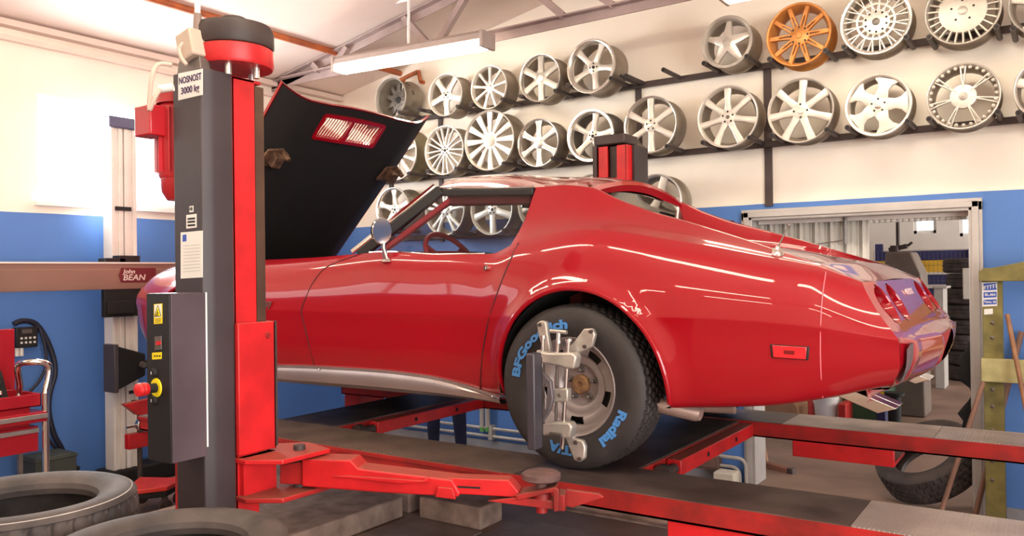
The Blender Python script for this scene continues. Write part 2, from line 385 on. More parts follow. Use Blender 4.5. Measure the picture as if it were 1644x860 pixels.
pr = thing('ceiling_pipe', 'rusty orange pipe running under the ceiling above the near lift post', 'pipe', (px.x, 5.4, px.z)); mb.build('pipe_run', m_rust, pr)
mb = MB(); mb.box((px.x-.02, 5.38, px.z-.02), (px.x+.02, 5.42, ceil_z(px.x)+.02)); mb.build('hanger', m_truss, pr)
def tube_mat():
    M = mat('lamp_diffuser', (255,240,214), .4, var=0, emit=LAMP); return M
LAMP = 22
m_tube = tube_mat(); m_lampbody = mat('lamp_housing', (176,160,152), .5, .1, var=.05)
def lamp(label, loc, L, tilt=0, drop=.6):
    o = thing('hanging_lamp', label, 'lamp', loc, 'hanging fluorescent lamps')
    a = V(loc); h = V((L/2,0,0))
    mb = MB(); mb.prism([(-.085,0),(.085,0),(.075,.045),(.04,.075),(-.04,.075),(-.075,.045)], -L/2, L/2, frame(a,(0,1,0),(0,0,1),(1,0,0))); mb.build('housing', m_lampbody, o, bevel=.006)
    mb = MB(); mb.prism([(-.08,0),(-.07,-.04),(-.04,-.066),(.04,-.066),(.07,-.04),(.08,0)], -L/2+.02, L/2-.02, frame(a,(0,1,0),(0,0,1),(1,0,0))); mb.build('diffuser', m_tube, o, bevel=.01)
    for e in (-1, 1):
        mb = MB(); mb.cbox(a+V((e*(L/2+.008),0,.002)), (.03,.18,.13)); mb.build('end_cap', m_lampbody, o, bevel=.01)
    mb = MB(); top = ceil_z(a.x)
    mb.tube([a+V((0,0,.07)), (a.x,a.y,top)], .012, 10); mb.tube([(a.x-.14,a.y,top-.012),(a.x+.02,a.y,top-.012)], .016, 8); mb.build('suspension_rod', m_white, o)
    return o
l0 = P(546,116,Y=4.92); l1 = P(781,76,Y=4.92); lz = (l0.z+l1.z)/2+.05
lo = lamp('lit fluorescent lamp hanging on a white rod left of the top row of wheel rims', ((l0.x+l1.x)/2, 4.92, lz), l1.x-l0.x)
lo.rotation_euler = (0, -math.atan2(l1.z-l0.z, l1.x-l0.x), 0)
l2 = P(1172,2,Y=4.92)
lamp('lit fluorescent lamp peeping in at the top edge above the star rim', (l2.x+.72, 4.92, l2.z+.06), 1.5)
for x, y in ((-5.05,1.6),(-3.3,1.6),(-1.55,1.6),(.2,1.6),(-4.2,-.6),(-1.6,-.6),(1.2,-.6),(-4.2,-3.2),(-1.6,-3.2),(1.2,-3.2)):
    lamp('lit fluorescent lamp hanging over the front part of the workshop', (x, y, 3.45), 1.5)
# ---------------------------------------------------------------- daylight and soft fill
wd = bpy.data.worlds.new('sky'); sc.world = wd; wd.use_nodes = True
bg = wd.node_tree.nodes['Background']; bg.inputs['Color'].default_value = (1,.985,.96,1); bg.inputs['Strength'].default_value = 3.2
def area(name, loc, rot, sx, sy, e, col=(1,.97,.93)):
    l = bpy.data.lights.new(name, 'AREA'); l.shape = 'RECTANGLE'; l.size = sx; l.size_y = sy; l.energy = e; l.color = col
    o = bpy.data.objects.new(name, l); C.objects.link(o); o.location = loc; o.rotation_euler = rot; return o
area('gate_fill', (XR+.05, -.85, 1.75), (0, R(90), 0), 3.2, 5.4, 300)  # area light added at the unseen gate opening as soft interior fill
area('side_window_daylight', (XL-.2, (WY0+WY1)/2, (WZ0+WZ1)/2), (0, R(-90), 0), WZ1-WZ0, WY1-WY0, 120, (.92,.97,1))
area('rear_room_daylight', (XB1+.05, 11.4, 1.6), (0, R(90), 0), 2.8, 5.0, 300)
sc.view_settings.exposure = 0.33
sc.cycles.use_denoising = True
# ---------------------------------------------------------------- the red coupe on the lift
def paint_mat(name, rgb):
    M = mat(name, rgb, .34, .0, var=0, coat=1, coat_rough=.03, spec=.15); return M
m_paint = paint_mat('red_car_paint', (152, 4, 23))
m_cgap = mat('panel_gap', (70,6,12), .6, var=0)
m_intred = mat('red_interior_trim', (170,22,40), .55, var=.1)
m_intdk = mat('dark_red_carpet', (96,22,28), .8, var=.15)
m_glass = glassmat('car_glass', (222,226,228), .05, .5)
m_glassr = glassmat('tinted_rear_glass', (120,80,84), .30, .4)
m_lens = mat('red_lens', (112,4,12), .15, var=0, coat=1)
m_lensb = mat('red_marker_lens', (226,26,40), .25, var=0, coat=1)
m_strip = mat('grey_rubber_strip', (92,78,84), .5, var=.05)
m_under = mat('underbody', (26,20,20), .8, var=.2)
m_wheel = mat('grey_wheel_paint', (148,136,134), .4, .35, var=.06)
m_hub = mat('rusty_hub', (142,104,68), .7, .2, scale=30, rgb2=(104,74,52))
m_letter = mat('blue_tyre_lettering', (66,124,186), .7, var=0)
m_pipe = mat('dull_exhaust', (168,140,130), .45, .4, var=.15)
YC = 3.80; WXR, WXF, WZ = -1.69, -4.30, 1.117
KX = [-5.14,-5.05,-4.8,-4.3,-3.83,-3.4,-2.9,-2.5,-2.2,-2.03,-1.69,-1.3,-.95,-.72,-.5]
K = dict(
 zb=[1.30,1.17,1.08,1.06,1.06,1.06,1.06,1.06,1.05,1.045,1.05,1.067,1.095,1.135,1.185],
 w1=[.60,.68,.74,.78,.77,.75,.74,.74,.75,.77,.80,.80,.775,.735,.67],
 zc=[1.43,1.43,1.42,1.42,1.41,1.405,1.40,1.40,1.40,1.405,1.42,1.42,1.41,1.39,1.35],
 wc=[.70,.77,.835,.875,.86,.825,.80,.795,.815,.845,.875,.87,.845,.81,.745],
 zt=[1.50,1.56,1.655,1.705,1.69,1.695,1.710,1.688,1.685,1.735,1.775,1.72,1.65,1.602,1.548],
 wt=[.62,.66,.68,.69,.70,.715,.735,.745,.75,.755,.77,.745,.72,.70,.67])
AX = [-2.66,-2.08,-1.95,-1.80,-1.64,-1.476,-1.325,-1.09,-.906,-.72,-.5]
AZ = [2.037,2.003,2.003,1.985,1.915,1.852,1.807,1.733,1.670,1.608,1.550]
AW = [.53,.53,.53,.53,.53,.54,.56,.60,.64,.675,.655]
DXK = [-1.80,-1.69,-1.47,-1.19,-.95,-.72,-.5]
DZK = [1.845,1.81,1.755,1.715,1.668,1.605,1.545]
def kf(n, x): return pchip(KX, K[n], x)
def flare(X, z, w):
    for cx, rx, rz in ((WXR,.41,.415),(WXF,.46,.44)):
        d = math.hypot((X-cx)/rx, (z-WZ)/rz)
        if .8 < d < 1.5: w += .022*math.exp(-((d-1.0)/.10)**2)
    return w
def xshear(s, z):
    if s < -.75: return s
    t = (s+.75)/.25
    return -.75 + t*(pchip([1.16,1.20,1.27,1.35,1.37,1.45,1.55],[-.53,-.50,-.475,-.475,-.488,-.545,-.605], z)+.75)
def section(x, full=True):
    zb, w1, zc, wc, zt, wt = [kf(k, x) for k in ('zb','w1','zc','wc','zt','wt')]
    dw = wc-wt; dz = zt-zc
    lo = crom([(w1-.09, zb+.0), (w1, zb), (w1+.62*(wc-w1), zb+.36*(zc-zb)), (wc-.008, zc-.16*(zc-zb)), (wc, zc)], 6)
    up = crom([(wc, zc), (wc-.10*dw, zc+.40*dz), (wc-.50*dw, zc+.82*dz), (wt, zt)], 7)
    return lo[:-1]+up
def upper(x):
    wt, zt = kf('wt', x), kf('zt', x); wa, za = pchip(AX, AW, x), pchip(AX, AZ, x)
    wv = wt+(wa-wt)*.5; zv = zt+(za-zt)*.40
    pr = section(x)[-4]
    return crom([pr, (wt, zt), (wv, zv), (wa, za)], 8)[9:]
def wsurf(X, z):
    s = section(X); best = s[-1][0]
    for a, b in zip(s[1:], s[2:]):
        if a[1] <= z <= b[1] and b[1] > a[1]: best = a[0]+(b[0]-a[0])*(z-a[1])/(b[1]-a[1])
    return flare(X, z, best)
def on_side(u, v, off=0.0):
    """point of the near body side met by a sight line of the photograph"""
    Y = 3.0
    for _ in range(12):
        p = P(u, v, Y=Y); Y = .5*Y+.5*(YC - wsurf(min(max(p.x,-5.1),-.52), p.z))
    p = P(u, v, Y=Y); p.y -= off; return p
car = thing('car', 'glossy red vintage coupe with open hood raised on the red drive-on lift', 'car', (WXR, YC, .77))
def cut_arches(mb, arches):
    vs = [V(p) for p in mb.v]
    def e(p, a): return math.hypot((p.x-a[0])/a[1], (p.z-WZ)/a[2])
    for a in arches:
        ins = [e(p, a) < 1 for p in vs]; keep = [q for q in mb.f if not all(ins[i] for i in q)]
        used = set(i for q in keep for i in q)
        for i in used:
            if ins[i]:
                p = vs[i]; d = e(p, a); X = a[0]+(p.x-a[0])/d; z = WZ+(p.z-WZ)/d
                sgn = -1 if p.y < YC else 1; dy = wsurf(X, z)
                vs[i] = V((X, YC+sgn*dy if abs(p.z-z) < .2 else p.y, z))
        mb.f = keep; mb.mi = [0]*len(keep)
    mb.v = [tuple(p) for p in vs]
ARCH = [(WXR,.41,.415),(WXF,.46,.44)]
XS = []; x = -5.14
while x < -.5: XS.append(x); x += .0232
XS.append(-.5)
side = MB(); rows = []
for x in XS:
    rows.append([(xshear(x, z), YC-flare(x, z, w), z) for w, z in section(x)])
side.grid(rows)
cut_arches(side, ARCH)
# lip along the sill of the window and along the engine bay
lip = [r for r, x in zip(rows, XS) if x < -2.06]
side.grid([[r[-1], (r[-1][0], r[-1][1]+.045, r[-1][2]+.004), (r[-1][0], r[-1][1]+(.10 if x<-3.2 else .06), r[-1][2]-.004), (r[-1][0], r[-1][1]+(.10 if x<-3.2 else .06), r[-1][2]-.10)] for r, x in zip(lip, XS)])
# rear quarter up to the roof edge, sail panel, recess and deck
XU = [x for x in XS if x >= -2.085]
ur = []; dr = []
for x in XU:
    u = [(kf('wt',x), kf('zt',x))]+upper(x); ur.append([(xshear(x,z), YC-w, z) for w, z in u])
side.grid(ur)
ra = pchip(AX, AZ, -2.08)
for x in [q for q in XS if q >= -1.80]:
    wa, za = pchip(AX, AW, x), pchip(AX, AZ, x); zd = pchip(DXK, DZK, x); wi = wa-.035
    k = max(0, min(1, (za-zd)/.1)); wi2 = wa-.02-.05*k
    pts = [(wa, za), (wa-.012, za+.004*k), (wa-.03, za-.004*k), (wi2, zd+.35*max(0,za-zd)), (wi2-.03, zd+.002)] + [(wi2*(1-i/8)-.03*(1-i/8), zd+.008*(i/8)) for i in range(1, 9)]
    dr.append([(xshear(x,z), YC-w, z) for w, z in pts])
side.grid(dr)
# roof half
def roof_p(x, w):
    e = pchip(AX, AZ, max(x,-2.66)); c = pchip([-2.86,-2.5,-2.1,-1.78],[.112,.115,.092,.07], x)
    return (x, YC-w, e + c*(1-(w/.53)**2))
rf = []
for i in range(25):
    t = i/24; rw = []
    for j in range(13):
        w = .53*(1-j/12); xh = -2.66-.19*(1-(w/.53)**2); xr = -1.78
        rw.append(roof_p(xh+(xr-xh)*t, w))
    rf.append(rw)
side.grid(rf)
side.grid([rf[-1], [(x+.012, y, z-.02) for x,y,z in rf[-1]], [(x-.01, y, z-.05) for x,y,z in rf[-1]]])
# cowl between hood and windscreen, nose cover
side.grid([[(x, YC-w*(kf('wt',x)-.05), kf('zt',x)-.004+.025*(1-w*w)) for w in [1-j/8 for j in range(9)]] for x in [-3.32,-3.25,-3.15,-3.05,-2.98]])
nx = [q for q in XS if q < -4.84]
side.grid([[(x, YC-kf('wt',x)*w, kf('zt',x)-.01*(1-w)-.10*(1-w*w)*min(1,(x+5.14)/.2)*.5) for w in [1-j/8 for j in range(9)]] for x in nx])
s0 = section(-5.14)
side.grid([[(-5.14-.15*(1-s*s)*(.35+.65*max(0,1-abs(z-1.42)/.2)), YC-w*s, z) for w, z in s0] for s in [1-i/10 for i in range(11)]], flip=True)
side.mirror_y(YC)
shell = side.build('body_shell', m_paint, car, smooth=42, weld=.0012)
# ---- tail: slanting lamp panel, bumper ledge, number-plate recess
def tail_w(z): return pchip([1.10,1.185],[.60,section(-.5)[6][0]], z) if z < 1.185 else wsurf(-.5, min(z,1.5479))
def tail_x(w, z):
    a = abs(w)/tail_w(z)
    base = pchip([1.10,1.16,1.185,1.22,1.30,1.335,1.36,1.40,1.55],[-.64,-.53,-.49,-.462,-.435,-.440,-.478,-.50,-.585], z)
    edge = xshear(-.5, z) if z > 1.16 else -.60
    bow = max(0, min(1, (a-.78)/.22)); bow = bow*bow*(3-2*bow)
    x = base*(1-bow)+edge*bow
    if z > 1.36 and a > .86:            # bright chamfer beside the lamps
        x = edge + (base-edge)*max(0, min(1, (1-a)/.14))
    # centre block runs back to the plate recess
    c = max(0, 1-abs(w)/.50)
    if 1.14 < z < 1.37: x += .035*min(1,c*1.6)*(1 if z<1.33 else (1.37-z)/.04)
    return x
ZT = [1.10,1.13,1.16,1.185,1.20,1.22,1.245,1.27,1.30,1.32,1.335,1.348,1.36,1.375,1.39,1.41]+[1.41+.14*(i/12) for i in range(1,13)]
WT = [-1+i/60 for i in range(121)]
def lens_hits(w, z):
    for cw in (.575,.355):
        if math.hypot((abs(w)-cw)/.084, (z-1.466)/.068) < 1: return True
    return False
NJ = 240
tl = MB(); ZZ = []
for a, b in zip(ZT, ZT[1:]):
    n = max(1, int((b-a)/.006)); ZZ += [a+(b-a)*i/n for i in range(n)]
ZZ.append(ZT[-1])
gr = [[(tail_x(tail_w(z)*(2*j/NJ-1), z), YC+tail_w(z)*(2*j/NJ-1), z) for j in range(NJ+1)] for z in ZZ]
fs_keep = []
tl.grid(gr)
def plate_hit(y, z): return abs(y-YC) < .165-.02*(1.33-z)/.15 and 1.19 < z < 1.335
keep = []
for q in tl.f:
    c = sum((V(tl.v[i]) for i in q), V())/len(q)
    if lens_hits(c.y-YC, c.z) or plate_hit(c.y, c.z): continue
    keep.append(q)
# snap the lamp rims to true ellipses
vs = [list(p) for p in tl.v]; used = {}
for q in keep:
    for i in q: used[i] = used.get(i, 0)+1
for i in used:
    y, z = vs[i][1]-YC, vs[i][2]
    for cw in (.575,.355,-.575,-.355):
        d = math.hypot((y-cw)/.084, (z-1.466)/.068)
        if .86 < d < 1.0 or (1.0 <= d < 1.06):
            y2 = cw+(y-cw)/d; z2 = 1.466+(z-1.466)/d
            vs[i] = [tail_x(y2, z2), YC+y2, z2]
tl.v = [tuple(p) for p in vs]; tl.f = keep; tl.mi = [0]*len(keep)
tail = tl.build('tail_panel', m_paint, car, smooth=40)
for cw in (-.575,-.355,.355,.575):
    hs = MB(); n = 36; rings = []
    for k, (s, dx) in enumerate(((1.02,.002),(.97,-.004),(.93,-.06))):
        rings.append([(tail_x(cw+.084*s*math.cos(2*PI*j/n), 1.466+.068*s*math.sin(2*PI*j/n))+dx, YC+cw+.084*s*math.cos(2*PI*j/n), 1.466+.068*s*math.sin(2*PI*j/n)) for j in range(n+1)])
    hs.grid(rings, flip=True); h = hs.build('tail_light', m_paint, car)
    ln = MB(); c = (tail_x(cw, 1.466)-.052, YC+cw, 1.466)
    ln.grid([[(tail_x(cw+.084*s*math.cos(2*PI*j/n), 1.466+.068*s*math.sin(2*PI*j/n))-.058+.022*(1-s*s), YC+cw+.084*s*math.cos(2*PI*j/n), 1.466+.068*s*math.sin(2*PI*j/n)) for j in range(n+1)] for s in (.95,.7,.66,.45,.4,.01)], flip=True)
    ln.build('lens', m_lens, h)
rc = MB(); z0, z1 = 1.19, 1.335
def rp(y, z, d): return (tail_x(y, z)-d, YC+y, z)
def pw(z): return .165-.02*(1.33-z)/.15
lo_, hi_ = z0, z1
rc.grid([[rp(-pw(z), z, -.001) for z in (lo_,hi_)], [rp(-pw(z)+.018, z, .075) for z in (lo_+.02,hi_-.005)], [rp(pw(z)-.018, z, .075) for z in (lo_+.02,hi_-.005)], [rp(pw(z), z, -.001) for z in (lo_,hi_)]])
rc.grid([[rp(-pw(lo_), lo_, -.001), rp(-pw(lo_)+.018, lo_+.02, .075)], [rp(pw(lo_), lo_, -.001), rp(pw(lo_)-.018, lo_+.02, .075)]])
rc.grid([[rp(-pw(hi_), hi_, -.001), rp(-pw(hi_)+.018, hi_-.005, .075)], [rp(pw(hi_), hi_, -.001), rp(pw(hi_)-.018, hi_-.005, .075)]])
rc.build('plate_recess', m_paint, car, smooth=30)
for s in (-1, 1):
    mb = MB(); pts = [V((tail_x(s*.675, z)+.006, YC+s*(.675 if z > 1.2 else .665), z)) for z in (1.195,1.22,1.25,1.28,1.31,1.335)]
    mb.grid([[p+V((0,-.024,-.02)), p+V((.012,-.022,0)), p+V((.016,-.012,0)), p+V((.016,.012,0)), p+V((.012,.022,0)), p+V((-.02,.024,0))] for p in pts]); mb.build('bumper_strip', m_strip, car, smooth=30)
# ---- script lettering on the tail, dull chrome
mb = MB(); txt(mb, 'CORVETTE', .036, .002, frame((tail_x(-.02,1.495)+.004, YC+.02, 1.497),(0,1,0),(-.40,0,.92),(.92,0,.40)), bold=.0008)
mb.build('tail_lettering', mat('pale_badge', (240,214,216), .3, .5, var=0), car)
# ---- panel gaps
def gap(pix, name, r=.0035, m=None, mirror=True, sub=6, off=.0):
    pts = crom([tuple(on_side(u, v, off)) for u, v in pix], sub); mb = MB(); mb.tube(pts, r, 8)
    return mb.build(name, m or m_cgap, car)
gap([(573,410),(548,418),(521,431),(503,453),(491,478),(484,498),(487,515),(495,548),(505,587)], 'door_seam')
gap([(833,390),(822,412),(808,445),(795,480),(783,520),(776,560),(772,600),(771,634)], 'door_seam')
gap([(1326,436),(1321,470),(1318,510),(1317,560),(1318,600),(1321,638)], 'fascia_seam', .0022, mat('pale_seam', (224,110,122), .4, var=0))
# raised lips round the wheel arches
for cx, rx, rz in ARCH:
    mb = MB(); pts = []
    for i in range(61):
        a = R(-12 + 204*i/60); X = cx+rx*math.cos(a); z = WZ+rz*math.sin(a)
        if z < kf('zb', X)-.0: continue
        pts.append((X, YC-wsurf(X, z)+.004, z))
    mb.tube(pts, .011, 10); mb.build('arch_lip', m_paint, car)
# ---- bright sill along the rocker
tp = [(-3.90,1.085),(-3.64,1.098),(-3.3,1.108),(-2.9,1.112),(-2.6,1.104),(-2.35,1.075),(-2.2,1.045),(-2.13,1.030)]
bt = [(-3.90,1.006),(-3.64,1.004),(-3.3,1.004),(-2.9,1.006),(-2.6,1.006),(-2.35,1.004),(-2.2,1.0),(-2.13,.998)]
mb = MB(); rows2 = []
for i in range(41):
    x = -3.90+1.77*i/40; zt_ = pchip([a for a,b in tp],[b for a,b in tp], x); zb_ = pchip([a for a,b in bt],[b for a,b in bt], x); y = YC-wsurf(x, max(zt_,kf('zb',x)+.003))
    rows2.append([(x, y+.01, zt_+.006), (x, y-.012, zt_+.002), (x, y-.012, zt_-.008), (x, y-.002, zt_-.012), (x, y-.010, zt_-.35*(zt_-zb_)), (x, y-.004, zt_-.8*(zt_-zb_)), (x, y+.02, zb_), (x, y+.09, zb_+.004)])
mb.grid(rows2); sill = mb.build('sill_trim', m_sill, car, smooth=40)
for u, v in ((515,592),(612,604),(702,613),(793,636)):
    p = on_side(u, v, .014); b = MB(); b.sphere(p, .006, 10, 6); b.build('trim_screw', m_chrome, sill)
# ---- glass
def belt(x): return V((x, YC-kf('wt',x)+.03, kf('zt',x)-.03))
def rail(x): return V((x, YC-.545, pchip(AX, AZ, x)-.005))
for s in (1, -1):
    mb = MB(); mb.grid([[belt(-3.02+.97*t)*(1-k)+rail(-2.62+.53*t)*k for k in (0,.25,.5,.75,1)] for t in [i/14 for i in range(15)]])
    if s < 0: mb.v = [(x, 2*YC-y, z) for x,y,z in mb.v]
    mb.build('side_window', m_glass, car)
def wsb(w): return V((-3.05-.27*(1-(w/.70)**2), YC-w, 1.715+.012*(1-(w/.7)**2)))
def wst(w): return V((-2.67-.19*(1-(w/.53)**2), YC-w, pchip(AX,AZ,-2.66)+.112*(1-(w/.53)**2)-.02))
mb = MB(); mb.grid([[wsb(.70*q)*(1-k)+wst(.53*q)*k for k in (0,.25,.5,.75,1)] for q in [-1+i/10 for i in range(21)]]); mb.build('windscreen', m_glass, car)
mb = MB(); mb.grid([[V((-1.70-.02*(1-q*q), YC+.52*q, 1.80))*(1-k)+V((-1.80, YC+.53*q, 2.0))*k for k in (0,.5,1)] for q in [-1+i/8 for i in range(17)]]); mb.build('rear_window', m_glassr, car)
# ---- pillars and rails
for s in (1, -1):
    b0 = V((-3.06, YC-.715, 1.70)); b1_ = V((-2.655, YC-.53, 2.030))
    def my(p): return V((p.x, p.y if s > 0 else 2*YC-p.y, p.z))
    mb = MB(); mb.bar(my(b0), my(b1_), .05, .05); mb.bar(my(b1_+V((0,0,-.015))), my(V((-2.085, YC-.535, 1.982))), .03, .035); mb.build('window_rubber', m_black, car, bevel=.006)
    mb = MB(); mb.bar(my(b0+V((-.045,-.012,.022))), my(b1_+V((-.036,-.012,.026))), .028, .014); mb.tube([my(b0+V((-.03,-.026,.012))), my(b1_+V((-.02,-.026,.016)))], .007, 8); mb.build('pillar_trim', m_chrome, car)
    mb = MB(); mb.bar(my(b0+V((.055,.05,-.01))), my(b1_+V((.06,.045,-.035))), .05, .028); mb.build('pillar_lining', m_intred, car, bevel=.006)
    mb = MB(); rl = [my(V((x, YC-.537, pchip(AX,AZ,x)+.002))) for x in [-2.66+.58*i/12 for i in range(13)]]; mb.tube(rl, .007, 8)
    mb.tube([my(V((x, YC-kf('wt',x)+.022, kf('zt',x)+.004))) for x in [-3.02+.78*i/16 for i in range(17)]], .0045, 8); mb.build('drip_rail', m_chrome, car)
# ---- cabin
for s in (-1, 1):
    mb = MB(); mb.bar((-2.63, YC+s*.49, 1.985), (-2.09, YC+s*.49, 1.962), .06, .075); mb.build('roof_lining', m_intdk, car, bevel=.012)
mb = MB(); mb.box((-3.3, YC-.66, 1.12), (-1.75, YC+.66, 1.16)); mb.box((-1.86, YC-.6, 1.12), (-1.80, YC+.6, 1.74)); mb.box((-1.86, YC-.55, 1.74), (-1.66, YC+.55, 1.77))
mb.box((-3.3, YC-.66, 1.12), (-3.24, YC+.66, 1.66)); mb.build('cabin_floor', m_intdk, car)
m_card = mat('grey_red_door_card', (126,72,70), .6, var=.1)
for s in (-1, 1):
    mb = MB(); mb.box((-3.2, YC+s*.69, 1.14), (-2.05, YC+s*.65, 1.655 if s < 0 else 1.715)); mb.build('door_card', m_card, car)
mb = MB(); mb.prism([(-3.28,1.66),(-3.0,1.685),(-2.86,1.66),(-2.84,1.56),(-2.95,1.42),(-3.28,1.40)], -.66, .66, frame((0,YC,0),(1,0,0),(0,0,1),(0,-1,0))); mb.build('dashboard', m_intred, car, bevel=.02)
mb = MB(); mb.grid([[tuple(V(p)+V((0,0,-.035))) for p in r] for r in rf]); mb.mirror_y(YC); mb.build('headliner', m_intdk, car)
sw = P(700,392,Y=3.46); ctr = V((-2.72, 3.44, 1.665)); mb = MB(); ax = V((.80,0,.60)); e1 = V((0,1,0)); e2 = ax.cross(e1)
mb.tube([ctr+(e1*math.cos(2*PI*i/40)+e2*math.sin(2*PI*i/40))*.185 for i in range(40)], .014, 10, closed=True)
for a in (0, 2.1, 4.2): mb.bar(ctr-ax*.03, ctr+(e1*math.cos(a+.5)+e2*math.sin(a+.5))*.18, .035, .012, up=ax)
mb.cyl(ctr-ax*.2, ctr-ax*.01, .03, .045); mb.build('steering_wheel', mat('red_wheel_rim', (150,16,32), .35, var=0), car)
m_seat = mat('dark_seat_vinyl', (64,34,40), .5, var=.1)
for yy in (YC-.34, YC+.34):
    mb = MB(); mb.prism([(-2.62,1.36),(-2.22,1.30),(-2.05,1.32),(-1.93,1.78),(-2.0,1.80),(-2.08,1.74),(-2.18,1.46),(-2.6,1.46)], -.22, .22, frame((0,yy,0),(1,0,0),(0,0,1),(0,-1,0))); sobj = mb.build('seat', m_seat, car, bevel=.03, seg=3)
    mb = MB(); mb.cbox((-2.06, yy, 1.80), (.07,.20,.10)); mb.build('headrest', m_black, sobj, bevel=.025, seg=3)
mb = MB(); mb.bar((-2.50, YC-.02, 1.985), (-2.50, YC+.2, 1.985), .012, .05); mb.tube([(-2.50,YC+.09,2.0),(-2.56,YC+.06,2.09)], .008, 8); mb.build('rear_view_mirror', m_chrome, car, bevel=.005)
# ---- engine bay and underside
mb = MB(); mb.box((-4.86, YC-.60, 1.25), (-3.26, YC+.60, 1.28)); mb.box((-4.88, YC-.62, 1.25), (-4.84, YC+.62, 1.44)); mb.box((-3.3, YC-.62, 1.25), (-3.26, YC+.62, 1.68))
for s in (-1,1): mb.box((-4.86, YC+s*.62, 1.25), (-3.26, YC+s*.58, 1.60))
mb.build('engine_bay', m_blackm, car)
mb = MB(); mb.box((-4.7, YC-.42, 1.13), (-.72, YC+.42, 1.2)); mb.box((-3.86, YC-.70, 1.04), (-2.13, YC+.70, 1.12)); mb.box((-1.22, YC-.68, 1.15), (-.7, YC+.68, 1.19)); mb.build('underbody', m_under, car)
for cx, rx, rz in ARCH:
    for s in (-1, 1):
        mb = MB(); n = 40; rr = []
        for k, (dy, sc_) in enumerate(((.01,1.0),(.10,.985),(.36,.97),(.36,.02))):
            rr.append([(cx+rx*sc_*math.cos(R(-20+220*i/n)), YC+s*(wsurf(cx,1.3)-.03-dy), max(1.06, WZ+rz*sc_*math.sin(R(-20+220*i/n)))) for i in range(n+1)])
        mb.grid(rr); mb.build('wheel_well', m_blackm, car)
# ---- open hood
HH = V((-4.80, YC, 1.46)); HT = V((-3.70, YC, 2.63)); hl = (HT-HH).length; hu = (HT-HH)/hl; hn = V((-hu.z, 0, hu.x))
def hood_p(s, w, off):
    a = abs(w)/.65; h = .075*max(0,(a-.70)/.30)**1.5 + .02*(1-min(1,a*2.2)**2)*(.3+.7*s)
    half = (.60+.05*min(1, s*1.5))/.65; se = s*hl*(1+.004*0) + (.035*max(0,(a-.7)/.3)**2)*(1 if s > .99 else s)
    return HH + hu*se + hn*(h+off) + V((0, w*half, 0))
def in_vent(s, w): return .855 < s < .955 and -.30 < w < .22
for off, m_, nm in ((.016, m_paint, 'hood'), (0, m_blackm, 'hood_lining')):
    SN, WN = 80, 65; mb = MB(); g = [[hood_p(i/SN*(1.006 if off else 1), (.655 if off else .648)*(2*j/WN-1), off) for j in range(WN+1)] for i in range(SN+1)]
    mb.grid(g); mb.f = [q for k, q in enumerate(mb.f) if not in_vent((k//WN+.5)/SN, .65*(2*(k%WN+.5)/WN-1))]; mb.mi = [0]*len(mb.f)
    if off:
        for edge in (g[-1], [r[0] for r in g], [r[-1] for r in g]):
            mb.grid([[p for p in edge], [p-hn*.018 for p in edge]])
        hood = mb.build(nm, m_, car, smooth=40)
    else: mb.build(nm, m_, hood, smooth=40)
vf = MB()
s0_, s1_, w0_, w1_ = .852, .958, -.305, .225
for a, b in (((s0_,w0_),(s0_,w1_)),((s1_,w0_),(s1_,w1_)),((s0_,w0_),(s1_,w0_)),((s0_,w1_),(s1_,w1_)),((s0_,-.04),(s1_,-.04))):
    vf.bar(hood_p(a[0],a[1],.008), hood_p(b[0],b[1],.008), .022, .03, up=hn)
ns = 21
for i in range(1, ns):
    w = w0_+(w1_-w0_)*i/ns; vf.bar(hood_p(s0_,w-.012,.01), hood_p(s1_,w+.012,.01), .0075, .006, up=hn)
vf.build('hood_vent', m_paint, hood)
m_latch = mat('rusty_latch', (118,88,66), .6, .4, scale=30, rgb2=(70,50,42))
for w in (-.52, .50):
    mb = MB(); c = hood_p(.74, w, -.02)
    B = frame(c, (0,1,0), tuple(hu), tuple(-hn)) @ Matrix.Scale(1.3, 4)
    mb.prism([(-.07,-.05),(.06,-.055),(.075,.02),(.03,.055),(-.05,.04)], 0, .012, B); mb.cbox((0,.0,.03), (.05,.06,.05), B); mb.lathe([(.012,.0),(.018,.02),(.012,.06),(.0,.062)], 12, B @ Matrix.Translation((.04,.03,.0))); mb.build('hood_latch', m_latch, hood, bevel=.004)
# ---- side marker, handle, mirror, aerial, badge
mk = [on_side(u, v, .006) for u, v in ((1237,552),(1300,556),(1298,578),(1239,574))]
def quadplate(pts, grow, thick, push):
    c = sum(pts, V())/4; q = [c+(p-c)*grow for p in pts]; n = V((0,-1,0)); mb = MB()
    vs = [tuple(p-n*thick+n*push) for p in q]+[tuple(p+n*push) for p in q]
    mb.add(vs, [(0,1,2,3),(7,6,5,4),(0,4,5,1),(1,5,6,2),(2,6,7,3),(3,7,4,0)]); return mb
mr = quadplate(mk, 1.0, .014, .0).build('side_marker', m_black, car, bevel=.003)
quadplate([p for p in mk], .88, .008, .004).build('marker_lens', m_lensb, mr, bevel=.002)
cxm = sum(mk, V())/4; quadplate([cxm+(p-cxm)*.28 for p in mk], 1, .004, .007).build('marker_reflector', m_lens, mr)
p = on_side(782, 430, .006); mb = MB(); mb.lathe([(.0,.008),(.011,.008),(.014,.0),(.014,-.006)], 18, XZ(p)); mb.cbox(p+V((0,-.009,0)), (.004,.004,.012)); mb.build('door_lock', m_chrome, car)
for u0, v0, u1, v1 in ((742,380+27,0,0),): pass
mb = MB(); a = on_side(620, 420); a.y += .004; hd = V((a.x+.0, a.y-.03, a.z+.155))
mb.lathe([(.0,.022),(.018,.02),(.028,.006),(.034,.0)], 18, Matrix.Translation(a) @ Matrix.Scale(.75, 4, V((0,1,0)))); mb.tube([a+V((0,0,.01)), a+V((-.002,-.02,.07)), hd+V((0,.01,-.06))], [.016,.012,.011], 12)
